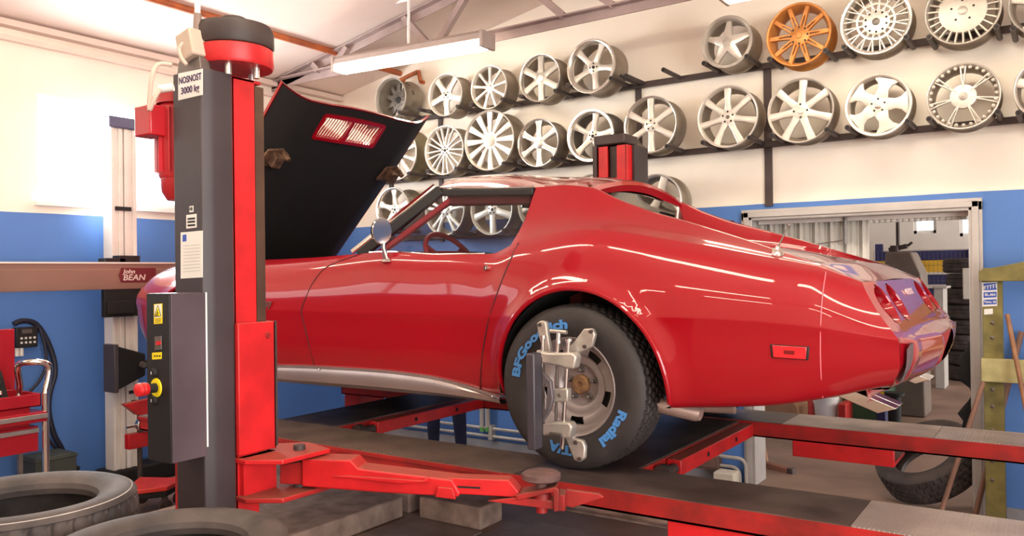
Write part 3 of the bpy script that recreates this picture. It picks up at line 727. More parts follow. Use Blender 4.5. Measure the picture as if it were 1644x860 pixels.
mo = mb.build('door_mirror', m_chrome, car)
nrm = V((1,-.42,-.022)).normalized(); e1 = V((0,0,1)).cross(nrm).normalized(); e2 = nrm.cross(e1); B = frame(hd, tuple(e1), tuple(e2), tuple(nrm))
mb = MB(); pr = [(0,.0),(.05,.0),(.054,-.006),(.05,-.03),(.03,-.05),(0,-.056)]
mb.lathe([(r*1.0, h) for r, h in pr], 28, B @ Matrix.Scale(1.28, 4, V((0,1,0)))); mb.build('mirror_head', m_chrome, mo)
ab = P(1249, 410, Y=YC-.66); mb = MB(); mb.lathe([(.026,-.012),(.024,.006),(.012,.02),(.008,.036),(0,.038)], 18, Matrix.Translation(ab)); mb.cbox(ab+V((-.012,0,.014)), (.016,.014,.03)); an = mb.build('aerial', m_chrome, car)
at_ = P(1266, 361, Y=YC-.66+.03); mb = MB(); mb.tube([ab+V((0,0,.03)), at_], .0032, 8); mb.sphere(at_, .007, 10, 6, (1,1,1.5)); mb.build('aerial_mast', m_steel, an)
bp_ = on_side(431, 486, .004); mb = MB(); txt(mb, 'Stingray', .062, .0025, frame(bp_+V((.035,0,-.002)),(1,0,0),(.22,0,1),(0,-1,0)), align='RIGHT', bold=.001); mb.build('fender_script', m_chrome, car)
# ---- exhaust
for s in (-1, 1):
    p0 = P(1375,632,Y=3.32); p1 = P(1408,660,Y=3.32)
    for k in (0, 1):
        y = YC+s*(.50-.085*k) ; a = V((-.80, y, 1.165)); b = V((-.555, y, 1.072)); mb = MB()
        d = (b-a).normalized(); u = V((-d.z,0,d.x)); B = frame(a, (0,1,0), tuple(u), tuple(d))
        L = (b-a).length; o_ = [(-.036,-.022),(.036,-.022),(.036,.022),(-.036,.022)]
        vs = [(x_,y_,0) for x_,y_ in o_]+[(x_,y_,L+(.03 if y_>0 else -.02)) for x_,y_ in o_]+[(x_*.86,y_*.8,L+(.03 if y_>0 else -.02)) for x_,y_ in o_]+[(x_*.86,y_*.8,.05) for x_,y_ in o_]
        fs = [(0,1,5,4),(1,2,6,5),(2,3,7,6),(3,0,4,7),(4,5,9,8),(5,6,10,9),(6,7,11,10),(7,4,8,11),(8,9,13,12),(9,10,14,13),(10,11,15,14),(11,8,12,15),(12,13,14,15)]
        mb.add(vs, fs, B); mb.build('exhaust_tip', m_chrome, car, bevel=.003)
q0 = P(1060,650,Y=3.12); q1 = P(1118,663,Y=3.18)
mb = MB(); mb.tube([q0+V((-.35,.1,.06)), q0, q1, q1+V((.02,.0,-.004))], [.03,.034,.034,.026], 16); mb.tube([q1+V((-.02,.06,.015)), q1+V((.14,.06,.02))], .02, 12); mb.build('exhaust_pipe', m_pipe, car)
# ---- wheels
def tyre_mesh(Ro, Wd, Ri, ribs, lat, n=216, slot=.009, prof_k=1.0):
    """tyre about local Z (width along Z), real tread grooves"""
    h = Wd/2; pr = []
    side_ = [(Ri, -h*.66), (Ri+.006, -h*.80), (Ri+(Ro-Ri)*.22, -h*.90), (Ri+(Ro-Ri)*.5, -h*1.0), (Ri+(Ro-Ri)*.75, -h*.965), (Ri+(Ro-Ri)*.90, -h*.88), (Ro-.006, -h*.80)]
    pr += [(r, z, 0, 0) for r, z in side_]
    m = ribs*5; tw = h*.78
    for i in range(m+1):
        z = -tw+2*tw*i/m; g = 1 if (i % 5 == 0 and 0 < i < m) else 0
        pr.append((Ro-.010*(z/tw)**4*.9, z, slot if g else 0, 1+i//5 if not g else 0))
    pr += [(r, -z, 0, 0) for r, z in side_[::-1]]
    pr += [(Ri+.004, h*.5, 0, 0), (Ro-.035, h*.6, 0, 0), (Ro-.022, 0, 0, 0), (Ro-.035, -h*.6, 0, 0), (Ri+.004, -h*.5, 0, 0)]
    vs = []; fs = []; k = len(pr)
    for i, (r, z, g, rib) in enumerate(pr):
        for j in range(n):
            rr = r-g
            if rib and (j + (rib*2)) % lat == 0: rr -= slot*.9
            t = 2*PI*(j + (.35*math.sin(rib*1.7) if rib else 0))/n; vs.append((rr*math.cos(t), rr*math.sin(t), z))
    for i in range(k):
        i2 = (i+1) % k
        for j in range(n): j2 = (j+1) % n; fs.append((i*n+j, i*n+j2, i2*n+j2, i2*n+j))
    mb = MB(); mb.add(vs, fs); return mb
def place(mb, M): mb.v = [tuple(M @ V(p)) for p in mb.v]; return mb
TW = .235; TR = .348
def arc_text(mb, s, a0, r, size, face, xs=1.12):
    """letters round the sidewall, clockwise from angle a0 (degrees), tops outward"""
    cu = MB(); txt(cu, s, size, .0025, None, align='LEFT', bold=.0022, xs=xs)
    out = []
    for x, y, z in cu.v:
        a = R(a0) - x/r; rr = r+y; out.append((rr*math.cos(a), rr*math.sin(a), face(rr)+z))
    mb.add(out, cu.f)
WHX = -1.722; WFACE = YC-.86      # outer face of the near wheels
for cx in (WHX, WXF):
    for s in (-1, 1):
        yc_ = YC+s*(.86-TW/2); cz_ = .77+TR-.001
        M = frame((cx, yc_, cz_), (1,0,0), (0,0,1), (0,-1,0)) if s < 0 else frame((cx, yc_, cz_), (-1,0,0), (0,0,1), (0,1,0))
        ty = place(tyre_mesh(TR, TW, .198, 6, 4), M).build('tyre', m_rub, car, smooth=28)
        h = TW/2
        if s < 0:
            fc = lambda rr: h*.97+.004
            for w_, a_, x_ in (('BFGoodrich', 174, 1.5), ('Radial', -17, 1.4), ('T/A', -88, 1.3)):
                lt = MB(); arc_text(lt, w_, a_, .262, .052, fc, x_); place(lt, M).build('tyre_lettering', m_letter, ty)
        rm = MB(); n = 120
        pr = [(.150,-h*.7),(.188,-h*.74),(.200,-h*.82),(.205,-h*.86),(.198,-h*.7),(.185,-h*.4),(.165,0),(.165,h*.35),(.183,h*.5),(.190,h*.66),(.197,h*.80),(.206,h*.86),(.209,h*.82),(.203,h*.79),(.192,h*.60),(.187,h*.44),(.176,h*.40),(.165,h*.405),(.160,h*.41),(.140,h*.40),(.134,h*.36),(.124,h*.26),(.112,h*.26),(.100,h*.26),(.090,h*.20),(.078,h*-.02),(.045,h*-.04),(.036,h*-.02)]
        rm.lathe(pr, n)
        def slotted(q):
            c = sum((V(rm.v[i]) for i in q), V())/4; r = math.hypot(c.x, c.y); a = math.degrees(math.atan2(c.y, c.x))
            if c.z < h*.1 or not .133 < r < .167: return False
            for k in range(5):
                d = (a-(-90+72*k)+180) % 360-180
                lim = 13 if .139 < r < .161 else 11
                if abs(d) < lim: return True
            return False
        rm.f = [q for q in rm.f if not slotted(q)]; rm.mi = [0]*len(rm.f)
        ro = place(rm, M).build('wheel_rim', m_wheel, car, smooth=40)
        hb = MB(); hb.lathe([(.042,-h*.08),(.042,h*.14),(.036,h*.20),(.014,h*.21),(.012,h*.14),(0,h*.14)], 28); hb.lathe([(.07,-h*.15),(.07,-h*.06),(.0,-h*.06)], 28); place(hb, M).build('hub', m_hub, ro)
        for k in range(5):
            a = R(90+72*k); nb = MB(); nb.lathe([(.015,-h*.04),(.013,h*.03),(.0095,h*.04),(.0095,h*.22),(.006,h*.26),(0,h*.26)], 12, Matrix.Translation((.062*math.cos(a), .062*math.sin(a), 0))); place(nb, M).build('lug_nut', m_steel, ro)
        db = MB(); db.lathe([(.0,-h*.5),(.150,-h*.5),(.150,-h*.35),(.11,-h*.3),(.0,-h*.3)], 40); place(db, M).build('brake_disc', m_steel, ro)
# ---------------------------------------------------------------- drive-on lift under the car
LZ = .768
lift = thing('drive_on_lift', 'red drive-on lift with two narrow runways carrying the red coupe', 'car lift', (-1.8, YC, 0))
RUN = ((2.785, 3.135, 'near'), (4.44, 4.79, 'far'))
for y0, y1, nm in RUN:
    x0, x1 = -4.62, 1.1
    mb = MB(); mb.box((x0, y0, LZ-.085), (x1, y0+.012, LZ-.004)); mb.box((x0, y1-.012, LZ-.085), (x1, y1, LZ-.004))
    mb.box((x0, y0, LZ-.085), (x1, y0+.06, LZ-.077)); mb.box((x0, y1-.06, LZ-.085), (x1, y1, LZ-.077)); mb.box((x0, y0, LZ-.085), (x0+.01, y1, LZ-.004)); mb.box((x0, y0+.01, LZ-.03), (x1, y1-.01, LZ-.006))
    mb.box((x0, y0-.008, LZ-.022), (-1.95 if nm == 'near' else -3.4, y0, LZ-.004))
    rw = mb.build('runway', m_redw, lift)
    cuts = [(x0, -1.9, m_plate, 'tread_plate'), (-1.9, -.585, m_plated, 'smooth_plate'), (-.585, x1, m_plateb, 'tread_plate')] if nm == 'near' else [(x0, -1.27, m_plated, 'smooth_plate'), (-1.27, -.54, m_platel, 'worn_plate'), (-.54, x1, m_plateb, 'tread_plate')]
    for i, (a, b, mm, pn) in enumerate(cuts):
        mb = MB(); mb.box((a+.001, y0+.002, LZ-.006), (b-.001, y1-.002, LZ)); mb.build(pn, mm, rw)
    for bx in ((-1.22, -.72),):
        mb = MB(); mb.box((bx[0], y0+.004, LZ-.17), (bx[1], y0+.03, LZ-.078)); mb.box((bx[0], y0+.02, LZ-.17), (bx[1], y1-.02, LZ-.15)); mb.build('side_bracket', m_red, rw, bevel=.004)
    for lx in (-4.25 if nm == 'near' else -4.95+.4, .55):
        fz_ = .135 if nm == 'near' and lx < -3 else 0
        mb = MB(); mb.box((lx-.09, y0+.05, fz_+.001), (lx+.09, y1-.05, LZ-.085)); mb.box((lx-.16, y0, fz_+.001), (lx+.16, y1, fz_+.02)); mb.build('lift_leg', m_redw, lift, bevel=.006)
for (bx0, bx1, ln) in ((-1.98, -1.50, 1), (-3.78, -3.34, 1)):
    mb = MB(); mb.box((bx0, 3.137, LZ-.075), (bx1, 4.438, LZ-.012)); cb = mb.build('cross_beam', m_redw, lift, bevel=.003)
    mb = MB(); mb.box((bx0-.01, 3.139, LZ-.012), (bx1-.01, 4.436, LZ-.006)); mb.build('beam_plate', m_plated, cb)
    mb = MB(); mb.box((bx1+.004, 3.42, LZ-.085), (bx1+.075, 4.438, LZ-.015)); tb = mb.build('beam_tube', m_red, cb, bevel=.006)
    for yy in (3.75, 4.15):
        h = MB(); h.cyl((bx1+.073, yy, LZ-.05), (bx1+.078, yy, LZ-.05), .012, n=12); h.build('bolt_hole', m_blackm, tb)
    mb = MB(); mb.cyl((bx1+.04, 3.30, LZ-.055), (bx1+.04, 3.43, LZ-.055), .024, n=20); mb.cyl((bx1+.04, 3.285, LZ-.055), (bx1+.04, 3.32, LZ-.055), .042, n=24); mb.build('jack_roller', m_dsteel, cb)
    mb = MB(); mb.cyl((bx1-.03, 3.15, LZ-.06), (bx1-.03, 3.17, LZ-.06), .03, n=18); mb.box((bx1-.06, 3.137, LZ-.10), (bx1+.02, 3.16, LZ-.075)); mb.build('roller_bracket', m_dsteel, cb)
# ---------------------------------------------------------------- near post of the two-post lift
PX0, PX1, PY0, PY1 = -2.62, -2.45, 1.72, 1.98
def zat(u, v, X=None, Y=None): return P(u, v, X=X, Y=Y).z
post = thing('lift_post', 'near red and charcoal lift post with a 3000 kg load label and control box', 'lift post', ((PX0+PX1)/2, 1.85, 0))
ztop = 2.315
yred = P(373, 300, X=PX1).y; yred1 = P(421, 300, X=PX1).y
mb = MB(); mb.box((PX0+.01, yred, 0), (PX1, yred+.012, ztop)); mb.box((PX1-.012, yred, 0), (PX1, yred1-.03, ztop)); mb.box((PX0, yred, 0), (PX0+.012, yred1, ztop)); mb.box((PX0, yred, ztop-.012), (PX1, yred1, ztop)); mb.box((PX1-.05, yred1-.03, 0), (PX1-.012, yred1-.018, ztop))
mb.build('column', m_red, post, bevel=.003)
mb = MB(); mb.box((PX1-.012, yred1-.028, .78), (PX1-.002, yred1+.012, ztop-.02)); mb.box((PX1-.05, yred1+.0, .78), (PX1-.01, yred1+.012, ztop-.02)); mb.build('guide_rail', mat('worn_guide_steel', (112,86,70), .4, .6, scale=3, rgb2=(74,58,54)), post)
mb = MB(); yv = P(345, 300, X=PX1).y
mb.prism([(PX0, PY0), (PX1-.012, PY0), (PX1+.0, PY0+.028), (PX1+.004, yv), (PX1+.004, yred), (PX0, yred)], 0.0, ztop+.005, Matrix.Identity(4)); cov = mb.build('back_cover', m_darkcov, post, bevel=.004)
mb = MB(); mb.box((PX0-.12, PY0-.1, 0), (PX1+.14, PY1+.16, .02)); mb.build('base_plate', m_redw, post, bevel=.004)
mb = MB(); cy = V(((PX0+PX1)/2+.035, 1.85, 0)); cy = P(376, 92, X=(PX0+PX1)/2+.03); cy.z = 0
mb.lathe([(0,ztop+.04),(.135,ztop+.04),(.140,ztop+.05),(.140,ztop+.105),(.13,ztop+.112),(0,ztop+.112)], 40, Matrix.Translation(cy)); mb.build('pulley_base', m_red, post, smooth=30)
mb = MB(); mb.lathe([(0,ztop+.112),(.138,ztop+.112),(.142,ztop+.12),(.142,ztop+.17),(.132,ztop+.192),(.06,ztop+.197),(.05,ztop+.2),(.05,ztop+.222),(.04,ztop+.228),(0,ztop+.228)], 40, Matrix.Translation(cy)); mb.build('pulley_cover', mat('dusty_black_cover', (66,52,50), .55, scale=6, rgb2=(50,38,38)), post, smooth=30)
for a in (20, 100, 220, 310):
    mb = MB(); c = cy+V((.09*math.cos(R(a)), .09*math.sin(R(a)), ztop)); mb.cyl(c, c+V((0,0,.042)), .012, n=12); mb.build('spacer_bolt', m_alu, post)
# carriage and arm yokes
CX = PX1+.028; cy0 = P(383, 600, X=CX).y; cy1 = P(443, 600, X=CX).y
cz1 = zat(410, 517, X=CX); cz0 = zat(410, 722, X=CX)
mb = MB(); mb.box((CX-.02, cy0, cz0-.01), (CX, cy1, cz1)); mb.box((PX0+.03, cy1-.012, cz0-.01), (CX, cy1, cz1)); car_ = mb.build('carriage', m_red, post, bevel=.004)
mb = MB(); p = P(430, 538, X=CX); mb.lathe([(.0,.004),(.010,.004),(.012,0)], 14, YZ(p)); mb.build('carriage_screw', m_redw, car_)
mb = MB(); mb.box((CX-.004, cy1-.004, cz0), (CX+.003, cy1+.004, cz1)); mb.build('carriage_edge', m_dsteel, car_)
AZ1 = zat(462, 738, X=CX+.05); ay0 = cy0
for k, zz in enumerate((cz0-.02, cz0-.155)):
    mb = MB(); mb.prism([(PX0+.05, cy0+.01), (CX+.03, cy0-.0), (CX+.14, cy0+.075), (CX+.145, cy1+.13), (CX-.02, cy1+.17), (PX0+.05, cy1+.05)], zz-.018, zz); mb.build('arm_yoke', m_red if k == 0 else m_redw, car_, bevel=.004)
mb = MB(); mb.box((PX0+.04, cy0+.02, cz0-.155), (CX-.004, cy1, cz0-.02)); mb.build('carriage_foot', m_red, car_)
# the arm towards the right, under the near runway's edge
A0 = V((CX+.06, cy1+.055, cz0-.087)); pe = P(868, 785, Y=2.42); A1 = V((pe.x, pe.y, A0.z)); dA = (A1-A0).normalized(); nA = V((-dA.y, dA.x, 0)); LA = (A1-A0).length
B = frame(A0, tuple(dA), (0,0,1), tuple(-nA))      # x along the arm, y up, z towards the camera
arm = thing('x','x','x') if False else None
mb = MB(); mb.cyl(A0+V((0,0,-.08)), A0+V((0,0,.085)), .022, n=18); pin = mb.build('pivot_pin', m_dsteel, car_)
def apx(u, v): # along/up coordinates on the arm's near face
    n = -nA; o = A0+n*.05; d = (P(u,v,Y=2)-CAM); t = (o-CAM).dot(n)/d.dot(n); q = CAM+d*t-A0; return (q.dot(dA), q.z)
def poly(pp): return [apx(*p) for p in pp]
mb = MB(); mb.prism(poly([(484,737),(562,738),(575,752),(726,770),(739,792),(735,798),(600,790),(484,781)]), -.05, .05, B); am = mb.build('lift_arm', m_red, post, bevel=.006)
mb = MB(); mb.prism(poly([(446,748),(486,742),(486,780),(446,778)]), -.035, .035, B); mb.build('arm_root', m_redw, am, bevel=.004)
mb = MB(); mb.prism(poly([(534,763),(560,762),(680,770),(690,764),(688,773),(640,775)]), .05, .062, B); mb.build('arm_rib', m_red, am, bevel=.003)
mb = MB(); mb.prism(poly([(700,768),(815,772),(832,792),(828,800),(720,794)]), -.036, .036, B); ex = mb.build('arm_extension', m_red, am, bevel=.004)
mb = MB(); mb.prism(poly([(731,781),(770,783),(770,786),(731,784)]), .0362, .0375, B); mb.build('arm_slot', m_blackm, ex)
mb = MB(); mb.prism(poly([(704,780),(728,782),(733,800),(700,796)]), .05, .064, B); mb.build('arm_collar', m_red, am, bevel=.003)
mb = MB(); mb.prism(poly([(826,795),(892,782),(893,789),(832,803)]), -.05, .05, B); mb.prism(poly([(888,782),(897,786),(897,820),(889,822)]), .036, .05, B); mb.prism(poly([(826,800),(890,806),(890,820),(780,806)]), -.036, .036, B); fk = mb.build('arm_fork', m_redw, ex, bevel=.003)
mb = MB(); mb.prism(poly([(903,799),(958,806),(966,812),(914,829),(903,826)]), -.075, -.055, B); mb.prism(poly([(893,797),(905,799),(905,825),(893,824)]), -.06, .02, B); mb.build('arm_bracket', m_redw, ex, bevel=.003)
pc = P(869, 762, Y=2.42); r_ = 31*(pc-CAM).dot(_F)/FPX
mb = MB(); mb.lathe([(0,.012),(r_*.86,.012),(r_,.006),(r_,-.012),(r_*.8,-.02),(.018,-.024),(.016,-.10),(.0,-.10)], 32, Matrix.Translation(pc)); mb.build('lift_pad', mat('dusty_pad_rubber', (112,82,78), .8, scale=20, rgb2=(86,64,62), bump=.4), am)
mb = MB(); mb.lathe([(0,-.06),(.035,-.06),(.035,-.105),(.02,-.105),(.02,-.13),(0,-.13)], 20, Matrix.Translation(pc)); mb.build('pad_socket', m_redw, am)
# labels on the cover
def label_quad(name, pix, Y, m_, parent, push=.002):
    p = [P(u, v, Y=Y-push) for u, v in pix]; mb = MB(); vs = [tuple(q) for q in p]+[tuple(q+V((0,push*.8,0))) for q in p]
    mb.add(vs, [(0,1,2,3),(7,6,5,4),(0,4,5,1),(1,5,6,2),(2,6,7,3),(3,7,4,0)]); return mb.build(name, m_, parent), p
def label_text(s, p, fy, size_k, m_, parent, name, cx=.5):
    top = p[0]+(p[1]-p[0])*cx; bot = p[3]+(p[2]-p[3])*cx; c = top+(bot-top)*fy; w = (p[1]-p[0]).length; h = (bot-top).length
    mb = MB(); txt(mb, s, h*size_k, .0006, frame(c-V((0,.0008,0)), (1,0,0), (0,0,1), (0,-1,0)), bold=.0006)
    xs = [v[0] for v in mb.v]; k = min(1, w*.92/(max(xs)-min(xs))); mb.v = [(c.x+(x-c.x)*k, y, z) for x,y,z in mb.v]; return mb.build(name, m_, parent)
lb, p = label_quad('rating_label', ((286,118),(325,110),(325,152),(286,161)), PY0, m_paper, cov); label_text('NOSNOST', p, .30, .36, m_ink, lb, 'rating_text'); label_text('3000 kg', p, .70, .36, m_ink, lb, 'rating_text')
lb, p = label_quad('data_plate', ((299,345),(315,343),(315,365),(299,367)), PY0, m_alup, cov)
for fy in (.22,.45,.7): label_quad('plate_field', ((301,345+22*fy),(313,344+22*fy),(313,347+22*fy),(301,348+22*fy)), PY0-.002, m_inkb, lb, .001)
lb, p = label_quad('mark_label', ((304,331),(310,330),(310,340),(304,341)), PY0, m_paper, cov); label_text('CE', p, .5, .6, m_inkb, lb, 'mark_text')
lb, p = label_quad('paper_notice', ((290,373),(325,370),(325,445),(290,447)), PY0, m_paper, cov)
label_quad('notice_emblem', ((293,377),(299,376),(299,387),(293,388)), PY0-.002, m_blueink, lb, .001)
for k in range(9): label_quad('notice_line', ((294,394+5.2*k),(321,392+5.2*k),(321,393+5.2*k),(294,395+5.2*k)), PY0-.002, mat('faded_print', (186,184,184), .7, var=0) if k == 0 else bpy.data.materials['faded_print'], lb, .001)
# motor and its cables on the far flank of the post
mc = V((PX0-.075, 1.80, 2.10)); mb = MB()
mb.lathe([(0,-.22),(.05,-.22),(.068,-.19),(.072,-.14)], 24, Matrix.Translation(mc)); mb.lathe([(.074,-.14),(.078,-.13),(.078,.12),(.072,.13)], 24, Matrix.Translation(mc)); mb.lathe([(.085,.13),(.085,.17),(0,.17)], 24, Matrix.Translation(mc))
mo = mb.build('motor', mat('motor_red', (176,26,36), .4, var=.08, coat=.3), post, smooth=30)
for k in range(12):
    a = 2*PI*k/12; f = MB(); f.cbox((0,0,0), (.014,.004,.23), Matrix.Translation(mc) @ Matrix.Rotation(a,4,'Z') @ Matrix.Translation((.084,0,-.005))); f.build('cooling_fin', bpy.data.materials['motor_red'], mo)
mb = MB(); mb.cbox(mc+V((-.03,-.10,.06)), (.10,.07,.11)); mb.build('terminal_box', bpy.data.materials['motor_red'], mo, bevel=.006)
m_cable = mat('beige_cable', (196,172,158), .6, var=.06)
e = mc+V((-.05,-.15,.06)); mb = MB(); mb.tube(crom([tuple(P(276,104,Y=1.70)), tuple(P(255,103,Y=1.66)), tuple(P(245,120,Y=1.63)), tuple(P(241,150,Y=1.62)), tuple(P(240,176,Y=1.62)), tuple(P(248,158,Y=1.63)), tuple(P(258,142,Y=1.66))], 8), .0075, 10); mb.build('motor_cable', m_cable, post)
g = P(262, 140, Y=1.67); mb = MB(); mb.cyl(P(256,143,Y=1.66), g+V((.03,.02,0)), .014, n=14); mb.build('cable_gland', m_alup, post)
jb = P(309, 75, Y=1.74); mb = MB(); mb.cbox(jb, (.085,.07,.10), Matrix.Translation(jb) @ Matrix.Rotation(R(-14),4,'Y') @ Matrix.Translation(-jb)); jx = mb.build('junction_box', mat('beige_box', (188,168,152), .55, var=.08), post, bevel=.006)
mb = MB(); mb.cyl(P(318,58,Y=1.76), P(317,22,Y=1.76), .019, .013, n=16); mb.build('cable_plug', mat('grey_plug', (132,112,104), .5, var=.05), jx)
tp_ = P(317,22,Y=1.76); mb = MB(); mb.tube([tp_, tp_+V((.01,0,.25)), (tp_.x+.01, tp_.y, ceil_z(tp_.x)-.005)], .010, 10); mb.build('supply_cable', m_white, jx)
mb = MB(); mb.tube(crom([tuple(P(302,66,Y=1.72)), tuple(P(288,76,Y=1.70)), tuple(P(291,92,Y=1.70)), tuple(P(300,104,Y=1.71))], 8), .007, 10); mb.build('box_cable', m_cable, jx)
mb = MB(); mb.prism([(PX0,ztop-.03),(PX1-.02,ztop-.01),(PX1-.03,ztop+.05),(PX0+.02,ztop+.05)], PY0+.01, PY0+.05, frame((0,0,0),(1,0,0),(0,0,1),(0,1,0))); mb.build('top_bracket', m_steel, post, bevel=.003)
# control box
BX1 = PX1+.012; by0 = P(273, 600, X=BX1).y; bx0 = P(236, 600, Y=by0).x; bz1 = zat(273, 471, X=BX1); bz0 = zat(273, 745, X=BX1)
by1 = P(329, 600, X=BX1).y
mb = MB(); mb.box((bx0, by0+.006, bz0), (BX1, PY0-.004, bz1)); mb.box((PX1+.006, PY0-.006, bz0), (BX1, by1, bz1)); cb_ = mb.build('control_box', mat('box_charcoal', (92,78,84), .42, scale=3, rgb2=(74,62,68)), post, bevel=.005)
mb = MB(); mb.box((bx0, by0, bz0), (BX1-.001, by0+.006, bz1)); fp = mb.build('front_panel', m_black, cb_, bevel=.002)
mb = MB(); mb.box((BX1-.012, by1+.004, bz0+.03), (BX1-.004, by1+.014, bz1)); mb.build('white_seal', m_white, cb_)
lb, p = label_quad('warning_label', ((247,488),(260,487),(260,519),(247,520)), by0, m_yellow, fp)
q = [P(u,v,Y=by0-.003) for u,v in ((253.5,490),(258.5,507),(248.5,508))]
label_quad('label_field', ((248,489),(259,488),(259,509),(248,510)), by0-.002, m_paper, lb, .0006)
mb = MB(); mb.add([tuple(a) for a in q], [(0,1,2)]); mb.build('warning_triangle', m_yellow, lb, solid=.0006)
mb = MB(); c = sum(q, V())/3
for a, b in ((0,1),(1,2),(2,0)): mb.bar(q[a]-V((0,.0008,0)), q[b]-V((0,.0008,0)), .0016, .001, up=(0,1,0))
mb.bar(c+V((.003,-.001,.011)), c+V((-.003,-.001,.0)), .002,.001,up=(0,1,0)); mb.bar(c+V((-.003,-.001,.0)), c+V((.003,-.001,.001)), .002,.001,up=(0,1,0)); mb.bar(c+V((.003,-.001,.001)), c+V((-.002,-.001,-.012)), .002,.001,up=(0,1,0)); mb.build('warning_sign', m_inkb, lb)
for k in range(3): label_quad('print_line', ((249,512+2.4*k),(258,511+2.4*k),(258,512+2.4*k),(249,513+2.4*k)), by0-.002, m_wood, lb, .0006)
lb, p = label_quad('switch_plate', ((248,540),(258,539),(258,561),(248,562)), by0, m_steel, fp, .006); label_quad('rocker', ((250,548),(257,547),(257,553),(250,554)), by0-.006, m_red, lb, .004)
lb, p = label_quad('yellow_tag', ((244,566),(259,565),(259,576),(244,577)), by0, m_yellow, fp); [label_quad('print_line', ((247+4*k,570),(249.5+4*k,569.8),(249.5+4*k,572.5),(247+4*k,572.7)), by0-.002, m_inkb, lb, .0006) for k in range(3)]
for v in (598, 642):
    c = P(248, v, Y=by0); mb = MB(); mb.lathe([(0,.012),(.013,.012),(.015,.004),(.017,0)], 20, XZ(c)); k_ = mb.build('push_button', m_blackm, fp, smooth=30); mb = MB(); mb.cbox(c+V((0,-.0125,0)), (.002,.001,.010)); mb.build('button_mark', m_paper, k_)
c = P(251, 622, Y=by0); mb = MB(); mb.lathe([(.0,.003),(.030,.003),(.032,0)], 30, XZ(c)); es = mb.build('stop_collar', m_yellow, fp)
mb = MB(); mb.lathe([(.016,.0),(.016,.034)], 20, XZ(c)); mb.build('stop_stem', m_blackm, es)
mb = MB(); mb.lathe([(.013,.03),(.021,.034),(.023,.046),(.020,.050),(.023,.056),(.021,.068),(.012,.072),(0,.072)], 26, XZ(c)); mb.build('stop_button', m_red, es)
# ---------------------------------------------------------------- far post
q0 = P(954, 400, Y=4.86); q1 = P(1010, 400, Y=4.86); fx0, fx1 = q0.x, q1.x; fz = zat(980, 234, Y=4.86)
fpst = thing('lift_post', 'far red and dark lift post standing behind the coupe below the wheel rims', 'lift post', ((fx0+fx1)/2, 4.95, .013))
wf = fx1-fx0
mb = MB(); mb.box((fx0+.03, 4.86, .034), (fx0+wf*.42, 4.875, fz)); mb.box((fx0+wf*.68, 4.86, .034), (fx1-.01, 4.875, fz)); mb.box((fx0+.03, 4.86, .034), (fx0+.045, 5.04, fz)); mb.box((fx1-.02, 4.86, .034), (fx1-.005, 5.04, fz)); mb.build('column', m_red, fpst, bevel=.003)
mb = MB(); mb.box((fx0, 4.855, .034), (fx0+.03, 5.02, fz+.01)); mb.box((fx0+wf*.42, 4.90, .034), (fx0+wf*.68, 4.92, fz)); mb.build('guide_rail', m_dsteel, fpst)
mb = MB(); mb.box((fx0+.02, 5.02, .034), (fx1+.004, 5.13, fz+.01)); mb.box((fx1-.005, 4.93, .034), (fx1+.02, 5.13, fz)); mb.build('back_cover', m_darkcov, fpst, bevel=.004)
mb = MB(); mb.box((fx0+.01, 4.85, fz+.01), (fx1-.02, 5.06, fz+.075)); mb.build('top_cap', m_dsteel, fpst, bevel=.008)
mb = MB(); mb.box((fx0-.10, 4.82, .013), (fx1+.10, 5.2, .034)); bp = mb.build('base_plate', m_redw, fpst, bevel=.003)
for dx in (-.05, .09, .22, .33):
    mb = MB(); mb.cyl((fx0+dx, 4.84, .034), (fx0+dx, 4.84, .065), .014, n=6); mb.build('anchor_bolt', m_dsteel, bp)
# ---------------------------------------------------------------- wheel clamp on the rear wheel
wcl = thing('wheel_clamp', 'silver alignment clamp with a dark sensor head hung on the rear wheel', 'wheel clamp', (WXR, WFACE-.03, 1.117))
YW_ = WFACE-.008
m_cast = mat('cast_aluminium', (190,182,174), .42, .55, scale=14, rgb2=(168,160,152))
def q2(u, v, y): p = P(u, v, Y=y); return p
def plate(pix, y0, y1, name, m_, bev=.005, par=None):
    a = [P(u,v,Y=y0) for u,v in pix]; b = [V((p.x, y1, p.z)) for p in a]; n = len(a); mb = MB()
    mb.add([tuple(p) for p in a]+[tuple(p) for p in b], [tuple(range(n)), tuple(range(2*n-1,n-1,-1))]+[((i+1)%n,i,n+i,n+(i+1)%n) for i in range(n)])
    import bmesh
    return mb.build(name, m_, par or wcl, bevel=bev, weld=1e-6)
up = plate(((855,573),(862,563),(880,566),(903,566),(918,566),(925,572),(921,592),(909,592),(898,588),(862,582)), YW_-.13, YW_-.08, 'upper_bracket', m_cast, .008)
c1 = plate(((904,566),(921,548),(937,527),(950,527),(955,537),(950,557),(938,562),(929,566),(921,586),(906,580)), YW_-.07, YW_-.045, 'claw', m_cast, .006)
c2 = plate(((861,519),(867,514),(876,516),(879,538),(884,566),(873,568),(866,545),(863,533)), YW_-.07, YW_-.045, 'claw', m_cast, .006)
lo = plate(((864,690),(872,680),(890,677),(914,678),(918,686),(914,703),(902,704),(895,697),(870,700)), YW_-.13, YW_-.08, 'lower_bracket', m_cast, .008)
c3 = plate(((905,682),(914,682),(921,703),(935,707),(939,718),(938,736),(930,742),(921,739),(911,713),(904,697)), YW_-.07, YW_-.045, 'claw', m_cast, .006)
for cc, (u,v) in ((c1,(949,532)),(c2,(867,521)),(c3,(931,736)),(c1,(939,556)),(c3,(925,710))):
    p = P(u,v,Y=YW_-.07); mb = MB(); mb.lathe([(0,.012),(.006,.012),(.008,.006),(.008,-.003)], 14, XZ(p)); mb.build('claw_pin', m_dsteel, cc)
